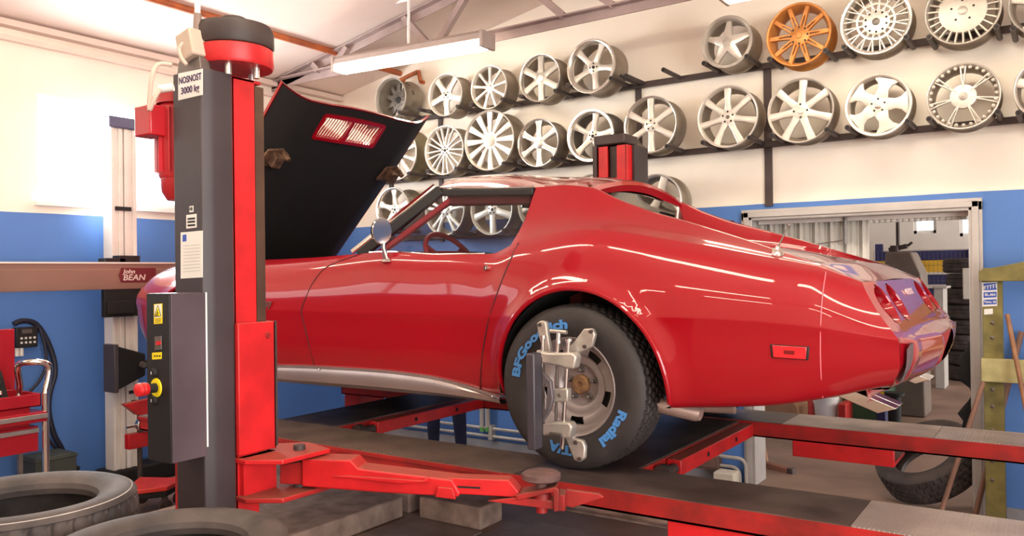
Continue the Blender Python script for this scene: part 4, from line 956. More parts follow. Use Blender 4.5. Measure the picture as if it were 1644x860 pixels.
for c_, yb in ((c1, 0), (c2, 0), (c3, 0)): pass
for (u,v) in ((918,572),(876,566),(908,688)):
    p = P(u,v,Y=YW_-.06); mb = MB(); mb.bar(p+V((0,-.05,0)), p+V((0,.02,0)), .03, .03); mb.build('claw_root', m_cast, wcl, bevel=.005)
for (u0,v0,u1,v1,r) in ((913,545,902,720,.0085),(872,540,868,622,.0075),(896,548,893,575,.008)):
    a = P(u0,v0,Y=YW_-.105); b = P(u1,v1,Y=YW_-.105); mb = MB(); mb.cyl(a, b, r, n=16); mb.lathe([(0,.004),(r*1.5,.004),(r*1.5,-.006),(0,-.006)], 16, Matrix.Translation(a)); mb.build('guide_rod', m_chrome, wcl, smooth=30)
a = P(884,531,Y=YW_-.105); b = P(910,533,Y=YW_-.105); mb = MB(); mb.tube([a, b], .0085, 12); mb.cyl(P(897,533,Y=YW_-.105), P(896,550,Y=YW_-.105), .009, n=12); mb.build('clamp_handle', m_alu, wcl)
plate(((888,624),(899,623),(911,624),(911,645),(898,645),(888,647)), YW_-.125, YW_-.09, 'middle_slide', m_cast, .006)
p = P(898,634,Y=YW_-.125); mb = MB(); mb.lathe([(0,.005),(.007,.005),(.009,0)], 14, XZ(p)); mb.build('slide_screw', m_steel, wcl)
m_head = mat('sensor_head_grey', (58,54,62), .4, var=.06, spec=.6)
hx0 = P(846, 640, Y=YW_-.24).x; hx1 = P(859, 640, Y=YW_-.24).x; hz1 = zat(852, 567, Y=YW_-.24); hz0 = zat(852, 722, Y=YW_-.24)
mb = MB(); mb.box((hx0, YW_-.245, hz0), (hx1, YW_-.185, hz1)); sh = mb.build('sensor_head', m_head, wcl, bevel=.006)
mb = MB(); mb.box((hx0+.006, YW_-.185, hz0+.02), (hx1-.004, YW_-.175, hz1-.02)); mb.build('head_cover', m_black, sh, bevel=.003)
plate(((862,590),(884,612),(887,640),(882,660),(862,690),(862,675),(876,655),(878,622),(862,605)), YW_-.15, YW_-.13, 'head_bracket', mat('bracket_grey', (104,96,100), .45, .3, var=.05), .003)
plate(((865,583),(872,583),(872,692),(865,692)), YW_-.10, YW_-.085, 'back_plate', m_steel, .002)
mb = MB(); a = P(862,690,Y=YW_-.12); mb.box((hx1, YW_-.14, a.z-.008), (P(905,690,Y=YW_-.12).x, YW_-.07, a.z+.002)); mb.build('head_shelf', m_steel, wcl, bevel=.002)
for u,v in ((895,640),):
    a = P(895,566,Y=YW_-.085); b = P(892,690,Y=YW_-.085); mb = MB(); mb.cyl(a, b, .006, n=12); mb.build('lead_screw', m_steel, wcl)
# ---------------------------------------------------------------- wheel rims on the wall rack
YR = 5.68                     # plane of the rim faces
m_rimsil = mat('silver_rim', (214,206,196), .36, .45, var=.08, scale=12)
m_rimpol = mat('polished_rim', (226,220,212), .2, .8, var=.05)
m_rimdul = mat('dull_rim', (176,168,158), .45, .4, var=.12, scale=10)
m_rimgold = mat('bronze_gold_rim', (186,120,58), .4, .3, var=.12, scale=10)
m_rimgray = mat('dark_steel_rim', (112,106,100), .5, .5, var=.2, scale=9)
m_barrel = mat('rim_barrel', (150,138,124), .4, .6, var=.15, scale=8)
m_hole = mat('lug_hole', (34,28,28), .7, var=0)
def dep(p): return (p-CAM).dot(_F)
def spoke(mb, ang, prof, thick, M, skew=0.0, lean=0.0):
    """profile rows (r, half width, z); skew shifts the outer end sideways"""
    top = []; r0, r1 = prof[0][0], prof[-1][0]; c, s = math.cos(ang), math.sin(ang)
    def pt(r, t, z): return (r*c - t*s, r*s + t*c, z)
    rows = []
    for r, hw, z in prof:
        o = skew*((r-r0)/(r1-r0))
        rows.append([pt(r, o-hw, z-thick), pt(r, o-hw*.94, z-.004), pt(r, o-hw*.6, z), pt(r, o+hw*.6, z), pt(r, o+hw*.94, z-.004), pt(r, o+hw, z-thick), pt(r, o-hw, z-thick)])
    mb.grid([[p for p in q] for q in rows], M)
def rim(u, v, h, label, st):
    """one alloy or steel rim; u, v is the middle of its face, h its height in the photo"""
    c = P(u, v, Y=YR); Rr = h/2*dep(c)/FPX*.985; D = st.get('D', .20)
    o = thing('alloy_wheel', label, 'wheel', tuple(c), 'wheel rims on the wall rack')
    M = XZ(c); fm = st.get('m', m_rimsil)
    lip = st.get('lip', fm); bm_ = st.get('bm', m_barrel); lz = st.get('lipw', .06)
    mb = MB()
    mb.lathe([(Rr*.985,-.016),(Rr*.93,-.024),(Rr*.915,-.045),(Rr*.86,-.062),(Rr*.86,-D*.72),(Rr*.93,-D*.84),(Rr*.985,-D*.9),(Rr*.985,-D),(Rr*.95,-D),(Rr*.90,-D*.86),(Rr*.82,-D*.74),(Rr*.82,-.075),(Rr*(1-lz)*.985,-.028)], 48, M); mb.build('barrel', bm_, o, smooth=40)
    mb = MB(); w = 1-lz
    mb.lathe([(Rr*.982,-.018),(Rr,-.012),(Rr,-.003),(Rr*.985,.001),(Rr*(w+.02),.0),(Rr*w,-.004),(Rr*(w-.03),-.03),(Rr*(w-.05),-.05)], 56, M); mb.build('outer_lip', lip, o, smooth=40)
    f = MB(); zh = st.get('zh', -.02); ze = st.get('ze', -.018); n = st['n']; hub = st.get('hub', .2); a0 = st.get('a0', 90)
    if st.get('disc'):       # a turned disc with shaped openings
        f.lathe([(Rr*r, z) for r, z in st['disc']], 56, M)
    def prof(p): return [(r*Rr, w_*Rr, zh+(ze-zh)*((r-hub)/(.92-hub)) + bz) for r, w_, bz in p]
    for k in range(n):
        a = R(a0+360*k/n)
        for sk, dz in st.get('skews', ((0,0),)):
            spoke(f, a, prof(st['p']), st.get('t', .022), M, sk*Rr, dz)
    for q in st.get('extra', ()):
        for k in range(q['n']): spoke(f, R(q['a0']+360*k/q['n']), prof(q['p']), st.get('t', .022), M)
    f.lathe([(0,zh+.002),(hub*Rr*.9,zh+.002),(hub*Rr*1.05,zh-.002),(hub*Rr*1.08,zh-.03)], 36, M)
    if st.get('ring'):
        r = st['ring']; f.lathe([(Rr*(r-.03),ze-.012),(Rr*(r-.03),ze),(Rr*(r+.03),ze),(Rr*(r+.03),ze-.012)], 48, M)
    f.cur = 1
    nl = st.get('lugs', 5); lr = st.get('lr', .55*hub if hub > .2 else .13)
    for k in range(nl):
        a = R(st.get('la', 90)+360*k/nl); q = Matrix.Translation((lr*Rr*math.cos(a), lr*Rr*math.sin(a), 0))
        f.lathe([(.034*Rr, zh-.004),(.034*Rr, zh+.0035),(0, zh+.003)], 12, M @ q)
    f.build('spoke_face', (fm, m_hole), o, smooth=40)
    cp = MB(); cr = st.get('cap', .06)*Rr; cp.lathe([(0,zh+.010),(cr*.8,zh+.0095),(cr,zh+.006),(cr*1.03,zh)], 24, M)
    co_ = cp.build('centre_cap', st.get('cm', m_hole), o)
    if st.get('rivets'):
        n_ = st['rivets']
        for k in range(n_):
            a = 2*PI*k/n_; rb = MB(); rb.lathe([(0,.008),(.010*1.0,.005),(.012,-.004)], 8, M @ Matrix.Translation((Rr*.875*math.cos(a), Rr*.875*math.sin(a), -.006))); rb.build('rivet', m_rimdul, o)
    return o, c, Rr*.985, Rr*.86
five_star = dict(n=5, p=[(.12,.20,.0),(.3,.15,.004),(.55,.13,.002),(.93,.15,0)], hub=.26, lr=.15)
five_dish = dict(n=5, p=[(.1,.16,.0),(.3,.11,.006),(.55,.10,.004),(.78,.13,.0),(.90,.17,0)], hub=.24, zh=-.05, ze=-.03, lr=.14, lipw=.12)
six_broad = dict(n=6, p=[(.15,.16,0),(.45,.13,.004),(.75,.14,0),(.92,.16,0)], hub=.26, cap=.16, cm=m_rimsil, lugs=0)
PEGS = {1: [], 2: [], 3: []}
def add(row, *a): PEGS[row].append(rim(*a))
# upper row
add(1, 626,157,68, 'deep dark steel rim at the left end of the top row', dict(n=10, p=[(.2,.10,0),(.6,.12,0),(.9,.10,0)], hub=.45, m=m_rimgray, lip=m_rimdul, bm=mat('steel_barrel',(140,132,120),.35,.6,var=.2), zh=-.12, ze=-.13, D=.245, lr=.3, lugs=5, cap=.16))
add(1, 714,152,70, 'silver five-spoke rim with bolt holes beside the dark steel rim', dict(five_star, a0=54, lugs=4, la=45))
add(1, 784,140,72, 'thin nine-spoke silver rim under the end of the lit lamp', dict(n=9, p=[(.1,.07,0),(.5,.055,.004),(.93,.085,0)], hub=.2, cap=.12, cm=m_rimpol, lugs=0))
add(1, 866,125,78, 'silver six-spoke rim with a closed centre left of the deep-lipped one in the top row', dict(six_broad, m=m_rimdul, lip=m_rimpol))
add(1, 948,106,89, 'deep-lipped silver five-spoke rim at the right end of the left top row', dict(five_dish, lip=m_rimpol, lugs=4, la=90, a0=62, D=.24))
add(1, 1166,67,86, 'five-point star rim with a wide dark lip right of the empty pegs', dict(n=5, p=[(.1,.22,.0),(.4,.17,.0),(.65,.12,.0),(.86,.10,0)], hub=.3, zh=-.02, ze=-.05, a0=88, lip=m_rimdul, m=m_rimsil, lipw=.13, cap=.2, cm=m_rimdul, lugs=0, D=.24))
add(1, 1281,55,104, 'bronze-gold mesh rim in the top row', dict(n=10, p=[(.2,.035,0),(.5,.035,.004),(.92,.045,0)], skews=((.27,0),(-.27,0)), hub=.3, m=m_rimgold, lip=m_rimgold, bm=m_rimgold, lugs=8, lr=.26, cap=.1, cm=m_rimgold, zh=-.03, lipw=.08, extra=(dict(n=10, a0=108, p=[(.62,.05,0),(.75,.03,.002),(.92,.035,0)]),)))
add(1, 1405,33,110, 'silver cross-lace mesh rim with many fine spokes in the top row', dict(n=16, p=[(.25,.018,0),(.6,.02,.006),(.90,.026,0)], skews=((.26,0),(-.26,0)), hub=.36, zh=-.03, ring=.52, lugs=10, lr=.3, cap=.11, cm=m_rimgray, lip=m_rimpol, lipw=.1))
add(1, 1545,16,112, 'turbine rim with short vanes round a flat disc in the top row', dict(n=26, p=[(.62,.028,0),(.75,.03,0),(.93,.034,0)], hub=.6, lr=.3, lugs=5, cap=.13, cm=m_rimdul, m=m_rimdul, zh=-.012, ze=-.02))
add(1, 1682,2,112, 'rim cut off by the right edge of the photo in the top row', dict(five_star, m=m_rimdul))
# middle row
add(2, 636,247,86, 'multi-spoke silver rim half hidden by the raised hood', dict(n=10, p=[(.15,.06,0),(.5,.06,.004),(.93,.10,0)], hub=.24, bm=mat('olive_barrel',(140,130,104),.4,.5,var=.12), D=.24))
add(2, 712,241,81, 'silver twin-spoke mesh rim at the left of the middle row', dict(n=9, p=[(.15,.032,0),(.5,.03,.006),(.93,.036,0)], skews=((.2,0),(-.2,0)), hub=.2, lugs=5, lr=.13))
add(2, 784,225,99, 'large silver twelve-spoke rim with a flat round cap', dict(n=12, p=[(.2,.055,0),(.5,.075,.004),(.95,.115,0)], hub=.26, cap=.2, cm=m_rimdul, lugs=0, lipw=.04, D=.23))
add(2, 863,229,79, 'bright six-spoke rim with a closed cap in the middle row above the coupe roof', dict(six_broad, m=m_rimpol, a0=90, p=[(.15,.14,0),(.4,.11,.006),(.7,.12,.002),(.92,.18,0)]))
add(2, 947,217,87, 'deep silver five-spoke rim above the far lift post', dict(five_dish, lip=m_rimpol, a0=78, bm=mat('dark_barrel',(106,98,92),.45,.5,var=.15), D=.25))
add(2, 1043,200,94, 'six-spoke silver rim right of the far lift post', dict(n=6, p=[(.2,.11,0),(.5,.10,.006),(.94,.13,0)], hub=.24, lr=.15, lugs=5, lip=m_rimpol, cm=m_rimpol, cap=.08))
add(2, 1167,187,102, 'seven-spoke silver rim in the middle row left of the thick upright', dict(n=7, p=[(.15,.12,0),(.45,.085,.006),(.94,.12,0)], hub=.24, lr=.17, lugs=5, cm=m_rimgray))
add(2, 1284,177,106, 'seven-spoke silver rim with square spokes right of the thick rack upright', dict(n=7, p=[(.15,.13,0),(.5,.10,.004),(.95,.13,0)], hub=.26, lr=.2, lugs=4, cap=.1, cm=m_rimsil, a0=84, lipw=.04))
add(2, 1409,168,103, 'silver five-hole rim with broad hourglass spokes below the cross-lace rim', dict(n=5, p=[(.15,.24,0),(.35,.20,.006),(.5,.16,.006),(.68,.22,.002),(.86,.44,-.004)], hub=.34, lr=.2, lugs=5, a0=72, lipw=.09, cap=.12, cm=m_rimpol))
add(2, 1546,154,108, 'fine-spoked silver rim with a riveted lip at the right of the middle row', dict(n=7, p=[(.2,.032,0),(.5,.022,.005),(.93,.026,0)], skews=((.07,0),(-.07,0)), hub=.34, cap=.12, cm=m_rimdul, lugs=0, rivets=28, lipw=.05, zh=-.01))
add(2, 1690,140,110, 'rim cut off by the right edge of the photo in the middle row', dict(five_star))
# lower row, mostly behind the coupe
add(3, 630,336,72, 'silver five-spoke rim standing behind the chrome door mirror', dict(n=5, p=[(.1,.2,0),(.35,.13,.008),(.6,.10,.006),(.92,.20,0)], hub=.26, lr=.15, lipw=.09, zh=-.035, D=.24, lip=m_rimpol))
add(3, 713,338,82, 'twin-armed silver rim seen through the coupe side window nearest the windscreen', dict(n=5, p=[(.12,.14,0),(.35,.08,.006),(.6,.07,.006),(.93,.10,0)], skews=((.16,0),(-.16,0)), hub=.24, lr=.16, cm=m_rimpol, cap=.09))
add(3, 788,336,84, 'wide-armed silver rim seen through the middle of the coupe side window', dict(n=5, p=[(.12,.16,0),(.4,.12,.006),(.93,.15,0)], hub=.24, a0=54, lr=.15))
add(3, 866,328,86, 'silver rim glimpsed at the rear end of the coupe side window', dict(n=7, p=[(.15,.10,0),(.5,.08,.004),(.93,.10,0)], hub=.24))
add(3, 951,322,88, 'silver rim hidden behind the coupe roof below the far post', dict(five_star))
add(3, 1052,324,92, 'silver five-spoke rim seen through the coupe rear window', dict(five_star, a0=70, lr=.16))
# the rack that carries them
rack = thing('rim_rack', 'dark brown steel wall rack with rails, uprights and pegs for the rims', 'wall rack', (-1.6, YW-.03, 1.1))
RZ = {}
def rail_line(pix):
    p = [P(u, v, Y=YW-.05) for u, v in pix]; return sum(q.z for q in p)/len(p)
RZ[1] = rail_line(((1644,45),(1100,124),(1180,112),(990,143),(700,186))); RZ[2] = rail_line(((1644,190),(1100,240),(640,296),(1345,217)))
RZ[3] = 1.945
X0 = P(596,250,Y=YW).x; X1 = P(1720,250,Y=YW).x
for k in (1,2,3):
    mb = MB(); x1 = X1 if k < 3 else P(1180,330,Y=YW).x
    mb.box((X0, YW-.055, RZ[k]-.022), (x1, YW-.02, RZ[k]+.022)); mb.build('rail', m_dsteel, rack, bevel=.003)
for (u, v1_, v0_, wd_) in ((1231,104,324,.055),(1024,140,330,.05),(706,185,390,.045),(627,280,390,.045)):
    a = P(u, v1_, Y=YW-.02); mb = MB(); zb_ = 2.06 if u > 1100 else 1.9
    mb.box((a.x-wd_/2, YW-.02, zb_), (a.x+wd_/2, YW-.001, RZ[1]+.03 if u > 650 else RZ[2])); mb.build('upright', m_dsteel, rack, bevel=.002)
def peg(x, z):
    mb = MB(); mb.cyl((x, YW-.055, z), (x, YR-.035, z), .0175, n=14); po = mb.build('peg', m_dsteel, rack, smooth=30)
    mb = MB(); mb.cyl((x, YR-.036, z), (x, YR-.039, z), .012, n=12); mb.build('peg_bore', m_blackm, po)
for k in (1,2,3):
    for o, c, Ro, Rb in PEGS[k]:
        # the barrel rests on its two pegs just under the lip
        zp = RZ[k]+.012; dz = c.z-zp; rr = Ro/.985+.0186
        if dz >= rr*.97: dz = rr*.90; zp = c.z-dz
        if dz < rr*.55: dz = rr*.62; zp = c.z-dz
        dx = math.sqrt(rr*rr-dz*dz)
        for s in (-1, 1): peg(c.x+s*dx, zp)
for u in (1008,1068): peg(P(u, 122, Y=YR).x, RZ[1]+.012)
peg(P(985, 100, Y=YR).x+.08, RZ[1]+.012)
peg(P(676, 186, Y=YR).x, RZ[1]+.012)
# ---------------------------------------------------------------- left side: alignment tower
AXX = -5.95
at = thing('alignment_tower', 'tall silver alignment tower with a bronze crossbar in front of the bright window', 'alignment tower', (AXX, 3.55, 0))
ya = P(180,400,X=AXX).y; yb = P(220,400,X=AXX).y; ztp = P(200,206,X=AXX).z
mb = MB(); yw_ = yb-ya
for a, b, dx in ((0,.12,0),(.12,.30,.012),(.30,.46,0),(.46,.52,.03),(.52,.70,0),(.70,.86,.012),(.86,1,0)):
    mb.box((AXX-.12, ya+yw_*a, .14), (AXX-dx, ya+yw_*b, ztp))
mb.build('column', m_alup, at, bevel=.002)
c0 = P(174,205,X=AXX).y; c1_ = P(221,205,X=AXX).y
mb = MB(); mb.box((AXX-.14, c0, ztp-.005), (AXX+.02, c1_, P(200,189,X=AXX).z)); mb.build('top_cap', mat('slate_cap', (92,92,122), .5, var=.06), at, bevel=.01)
mb = MB(); p = P(198,335,X=AXX); mb.box((AXX-.01, p.y-.06, p.z-.015), (AXX+.01, p.y+.06, p.z+.015)); mb.build('slot_cover', m_black, at)
BXX = AXX+.10
y0 = P(-60,445,X=BXX).y; y1 = P(290,440,X=BXX).y+.25; zt_ = P(120,423,X=BXX).z; zb_ = P(120,466,X=BXX).z
m_beam = mat('bronze_beam', (152,122,110), .4, .35, var=.1, scale=2)
mb = MB(); mb.prism([(-.09,zb_),(0,zb_),(.004,zb_+.03),(.004,zt_-.045),(0,zt_-.04),(0,zt_),(-.09,zt_)], y0, y1, frame((BXX,0,0),(1,0,0),(0,0,1),(0,1,0)))
mb.v = [(x,y,z) for x,y,z in mb.v]; bm_ = mb.build('crossbar', m_beam, at, bevel=.003)
mb = MB(); mb.box((BXX-.088, y0, zt_), (BXX+.008, y1, zt_+.012)); mb.build('bar_top_strip', m_alup, bm_)
pl0 = P(190,443,X=BXX+.006); pl1 = P(250,441,X=BXX+.006); zc_ = (zt_+zb_)/2+.01
mb = MB(); mb.prism([(pl0.y+.02, zc_-.055),(pl1.y, zc_-.055),(pl1.y, zc_+.055),(pl0.y+.02, zc_+.055),(pl0.y, zc_)], 0, .006, frame((BXX+.004,0,0),(0,1,0),(0,0,1),(1,0,0))); lg = mb.build('logo_plate', mat('maroon_plate', (112,36,44), .4, var=.06), bm_, bevel=.003)
for s_, dy, dz_, sz in (('John', .085, .034, .045), ('BEAN', .125, -.012, .062)):
    mb = MB(); txt(mb, s_, sz, .001, frame((BXX+.0105, pl0.y+dy, zc_+dz_-.008),(0,1,0),(.0,.2,1),(1,0,0)), bold=.0008, xs=1.15); mb.build('logo_text', m_alup, lg)
mb = MB(); a = P(168,470,X=BXX); b = P(236,506,X=BXX); mb.box((BXX-.05, a.y, b.z), (BXX-.005, b.y, zb_+.01)); mb.box((BXX-.02, a.y+.02, b.z+.02), (BXX+.01, b.y-.1, b.z+.12)); mb.build('carriage_box', m_blackm, at, bevel=.006)
for uu,vv in ((168,418),(191,414)):
    a = P(uu,vv,X=BXX-.01); b = P(uu+33,vv+7,X=BXX-.01); mb = MB(); mb.box((BXX-.10, a.y, zt_+.012), (BXX+.0, b.y, zt_+.012+(.03 if uu == 168 else .05))); mb.build('bar_bracket', m_black, at, bevel=.003)
# camera hood: square front frame tapering to the right
HX = AXX+.16; h0 = P(182,553,X=HX); h1 = P(182,631,X=HX); hy2 = P(238,590,X=HX).y
zt1, zb1 = h0.z, h1.z; zt2 = P(236,568,X=HX).z; zb2 = P(236,603,X=HX).z
mb = MB(); w_ = .13
vs = [(HX-w_, h0.y+.02, zb1+.01),(HX+.0, h0.y+.02, zb1+.01),(HX+.0, h0.y+.02, zt1-.01),(HX-w_, h0.y+.02, zt1-.01),(HX-.09, hy2, zb2),(HX-.03, hy2, zb2),(HX-.03, hy2, zt2),(HX-.09, hy2, zt2)]
mb.add(vs, [(0,1,2,3),(7,6,5,4),(0,4,5,1),(1,5,6,2),(2,6,7,3),(3,7,4,0)]); ch = mb.build('camera_hood', m_blackm, at, bevel=.012)
mb = MB(); mb.box((HX-w_-.01, h0.y, zb1), (HX+.012, h0.y+.035, zt1)); mb.build('hood_frame', mat('hood_frame_grey', (64,58,62), .45, var=.05), ch, bevel=.006)
mb = MB(); p = P(228,585,X=HX-.02); mb.lathe([(0,.03),(.022,.03),(.026,.0)], 18, YZ(p)); mb.build('hood_knob', m_steel, ch)
mb = MB(); mb.box((AXX-.02, hy2-.04, (zt2+zb2)/2-.03), (HX-.04, hy2+.03, (zt2+zb2)/2+.03)); mb.build('hood_arm', m_black, ch)
for u,v,w2,h2 in ((219,628,14,5),(215,645,4,6),(221,645,4,6)):
    p = P(u,v,X=AXX+.002); k_ = dep(p)/FPX; mb = MB(); mb.box((AXX-.005, p.y-w2*k_/1.1, p.z-h2*k_/2), (AXX+.006, p.y+w2*k_/1.1, p.z+h2*k_/2)); mb.build('socket_plate', m_black, at)
# base with its dark cover and red foot
a = P(182,760,X=AXX+.0); bz = P(200,737,X=AXX+.05).z
mb = MB(); mb.box((AXX-.2, ya-.05, 0.0), (AXX+.02, yb+.5, .14)); mb.build('tower_base', m_blackm, at, bevel=.02)
ht = thing('transport_dolly', 'low red dolly on small casters at the foot of the alignment tower', 'dolly', (-5.3, 3.6, 0))
dz0 = .16
dc = P(245,772,Z=.17); mb = MB(); dp = [P(u,v,Z=.18) for u,v in ((196,789),(268,781),(296,766),(224,765))]
mb.prism([(p.x,p.y) for p in dp], .15, .18); mb.build('deck', mat('dolly_red', (206,52,44), .5, var=.12), ht, bevel=.006)
mb = MB(); dcx = sum(dp, V())/4
mb.prism([(p.x+(dcx.x-p.x)*.05, p.y+(dcx.y-p.y)*.05) for p in dp], .11, .149); mb.build('deck_frame', m_blackm, ht, bevel=.004)
for p in dp:
    q = p+(dcx-p)*.16; mb = MB(); mb.cyl((q.x-.015,q.y,.045),(q.x+.015,q.y,.045),.045,n=18); mb.box((q.x-.02,q.y-.012,.045),(q.x+.02,q.y+.012,.11)); mb.build('caster', m_dsteel, ht)
# red clamp parked on the tower's right side
pk = P(224,680,X=-5.62); pk0 = P(224,660,X=-5.62)
st_ = thing('clamp_stand', 'red and silver wheel clamp parked on a thin stand beside the alignment tower', 'clamp stand', (pk.x, pk.y, 0))
mb = MB(); mb.cyl((pk.x,pk.y,0),(pk.x,pk.y,pk0.z+.05),.018,n=14); mb.cyl((pk.x,pk.y,0),(pk.x,pk.y,.02),.12,n=24); mb.build('stand_pole', m_dsteel, st_)
mb = MB(); mb.prism([(-.13,.07),(.10,.09),(.10,.01),(.03,-.03),(-.03,-.02)], -.03,.03, YZ((pk.x,pk.y,pk0.z))); mb.build('clamp_body', m_red, st_, bevel=.006)
mb = MB(); mb.box((pk.x-.03,pk.y-.10,pk.z-.17),(pk.x+.03,pk.y+.10,pk.z-.06)); mb.build('clamp_foot', m_red, st_, bevel=.006)
mb = MB(); mb.lathe([(0,.05),(.035,.05),(.05,.03),(.05,-.01),(.02,-.04)], 18, YZ((pk.x+.03,pk.y,pk.z)))
for a in range(3): mb.cyl((pk.x+.05,pk.y,pk.z),(pk.x+.05,pk.y-.13*math.cos(a*2.1),pk.z+.08*math.sin(a*2.1)),.010,n=10)
mb.build('clamp_chuck', m_chrome, st_)
# ---------------------------------------------------------------- red tool trolley
TX = -5.45
def ty(u, v=600): return P(u, v, X=TX)
tc_ = thing('tool_trolley', 'red tool trolley with drawers and a chrome handle against the left wall', 'tool trolley', (TX-.25, ty(10).y, 0))
y0, y1 = ty(-70).y, ty(66).y; m_tred = mat('trolley_red', (172,24,40), .35, var=.08, coat=.4)
z_a = ty(40,636).z; z_b = ty(40,655).z; z_c = ty(40,685).z; z_d = ty(40,728).z
mb = MB(); mb.box((TX-.36, y0, z_b), (TX, y1, z_b+.012)); mb.box((TX-.012, y0, z_b), (TX, y1, ty(40,634).z)); mb.box((TX-.36, y0, z_b), (TX-.348, y1, ty(40,634).z)); mb.box((TX-.36, y1-.012, z_b), (TX, y1, ty(40,634).z)); mb.box((TX-.36, y0, z_b), (TX, y0+.012, ty(40,634).z)); mb.build('tray', m_tred, tc_, bevel=.004)
mb = MB(); mb.box((TX-.35, y0+.02, z_d), (TX-.02, y1-.06, z_b)); mb.build('cabinet', m_tred, tc_, bevel=.004)
for k, (za, zb2_) in enumerate(((z_b-.02, z_c+.02), (z_c+.005, z_d+.0))):
    mb = MB(); ex_ = .05 if k == 0 else .0; mb.box((TX-.30, y0+.03, zb2_+.004), (TX+ex_, y1-(-.01 if k == 0 else .02), za-.01)); dr_ = mb.build('drawer', m_tred, tc_, bevel=.004)
    mb = MB(); zz = za-.035; mb.box((TX+ex_, y0+.03, zz-.016), (TX+ex_+.012, y1-(-.01 if k == 0 else .02), zz+.014)); mb.build('drawer_pull', m_alu, dr_, bevel=.003)
for yy in (y0+.03, ty(33).y, ):
    mb = MB(); mb.box((TX-.03, yy-.012, 0.0), (TX-.005, yy+.012, z_d+.01)); mb.build('leg', m_steel, tc_)
mb = MB(); yy = ty(70).y
mb.tube(crom([(TX+.02, yy, .0), (TX+.02, yy, ty(70,650).z), (TX+.02, yy, ty(70,630).z), (TX+.02, ty(74).y, ty(74,612).z), (TX+.02, ty(77).y, ty(77,592).z), (TX+.02, ty(72).y, ty(72,583).z), (TX+.0, ty(55).y, ty(55,581).z), (TX-.10, ty(42).y, ty(42,588).z), (TX-.16, P(32,620,X=TX-.16).y, P(32,620,X=TX-.16).z), (TX-.16, P(30,632,X=TX-.16).y, z_b+.02)], 8), .021, 12); mb.build('handle', m_chrome, tc_)
mb = MB(); p0 = P(-90,530,X=TX-.38); p1 = P(23,600,X=TX-.38); mb.box((TX-.40, p0.y, z_b+.0), (TX-.37, p1.y, P(10,528,X=TX-.38).z)); mb.build('lid', m_tred, tc_, bevel=.004)
# socket set in the tray
ss = thing('socket_set', 'black tilted socket tray with chrome sockets in the red trolley', 'socket set', (TX-.2, ty(5).y, z_b+.015))
sy0 = P(-40,600,X=TX-.2).y; S = frame((TX-.13, sy0, z_b+.026), (0,1,0), (-.35,0,.94), (.94,0,.35)); LY = P(12,600,X=TX-.2).y-sy0-.03
mb = MB(); mb.prism([(0,0),(LY+.03,0),(LY+.01,.06),(LY,.20),(LY-.03,.31),(0,.33)], -.03, 0, S); mb.build('set_case', m_blackm, ss, bevel=.005)
for i in range(3):
    for j in range(4):
        mb = MB(); mb.cbox((LY-.035-.045*j, .25-.085*i-.01, .008), (.014,.05 if i < 2 else .028,.016), S); mb.build('socket', m_chrome, ss, bevel=.003)
# wall controller and hoses
wc0 = P(25,526,X=XL+.06); wc1_ = P(60,556,X=XL+.06)
wu = thing('wall_mounted_controller', 'small black control unit with buttons on the blue wall above the red trolley', 'control unit', (XL, (wc0.y+wc1_.y)/2, wc1_.z))
mb = MB(); mb.box((XL+.002, wc0.y, wc1_.z), (XL+.07, wc1_.y, wc0.z)); mb.build('unit_case', m_black, wu, bevel=.005)
lw = wc1_.y-wc0.y; lh = wc0.z-wc1_.z
mb = MB(); mb.box((XL+.07, wc0.y+lw*.25, wc1_.z+lh*.70), (XL+.073, wc0.y+lw*.72, wc1_.z+lh*.90)); mb.build('display', m_steel, wu)
for i in range(4):
    for j in range(2):
        mb = MB(); mb.box((XL+.07, wc0.y+lw*(.18+.2*i), wc1_.z+lh*(.2+.22*j)), (XL+.078, wc0.y+lw*(.27+.2*i), wc1_.z+lh*(.30+.22*j))); mb.build('key', m_alup, wu)
for i in range(2):
    mb = MB(); yy = wc0.y+lw*(.12+.2*i); mb.cyl((XL+.04, yy, wc1_.z), (XL+.04, yy, wc1_.z-.06), .014, n=12); mb.build('hose_coupling', m_alup, wu)
def hose(pix, r, label, x=XL+.05):
    pts = crom([tuple(P(u,v,X=x)) for u,v in pix], 8); mb = MB(); mb.tube(pts, r, 10); o = mb.build('hanging_hose', mat('dark_hose', (30,30,46), .5, var=.1) if 'dark_hose' not in bpy.data.materials else bpy.data.materials['dark_hose'], None)
    return tag(o, label, 'hose')
hose(((22,520),(36,515),(56,519),(72,540),(85,572),(88,600),(80,630),(78,660),(86,695),(100,722),(110,745),(126,752)), .020, 'thick dark hose looping from the black control unit down to the floor')
hose(((64,527),(72,555),(74,585),(64,610),(48,628)), .011, 'thin blue-black hose curving from the control unit behind the trolley handle', XL+.086)
hose(((74,700),(90,720),(100,726),(116,734)), .012, 'short dark hose lying low on the blue wall beside the trolley legs', XL+.11)
bx_ = P(95,745,X=XL+.25); mb = MB(); mb.box((XL+.15, P(40,745,X=XL+.25).y, 0), (XL+.4, P(106,745,X=XL+.25).y, P(80,726,X=XL+.25).z)); mb.box((XL+.14, P(40,745,X=XL+.25).y-.01, P(80,732,X=XL+.25).z), (XL+.41, P(106,745,X=XL+.25).y+.01, P(80,729,X=XL+.25).z))
tag(mb.build('storage_crate', mat('dark_green_crate', (66,70,62), .6, var=.1), None, bevel=.006), 'dark green crate on the floor behind the trolley legs', 'crate')
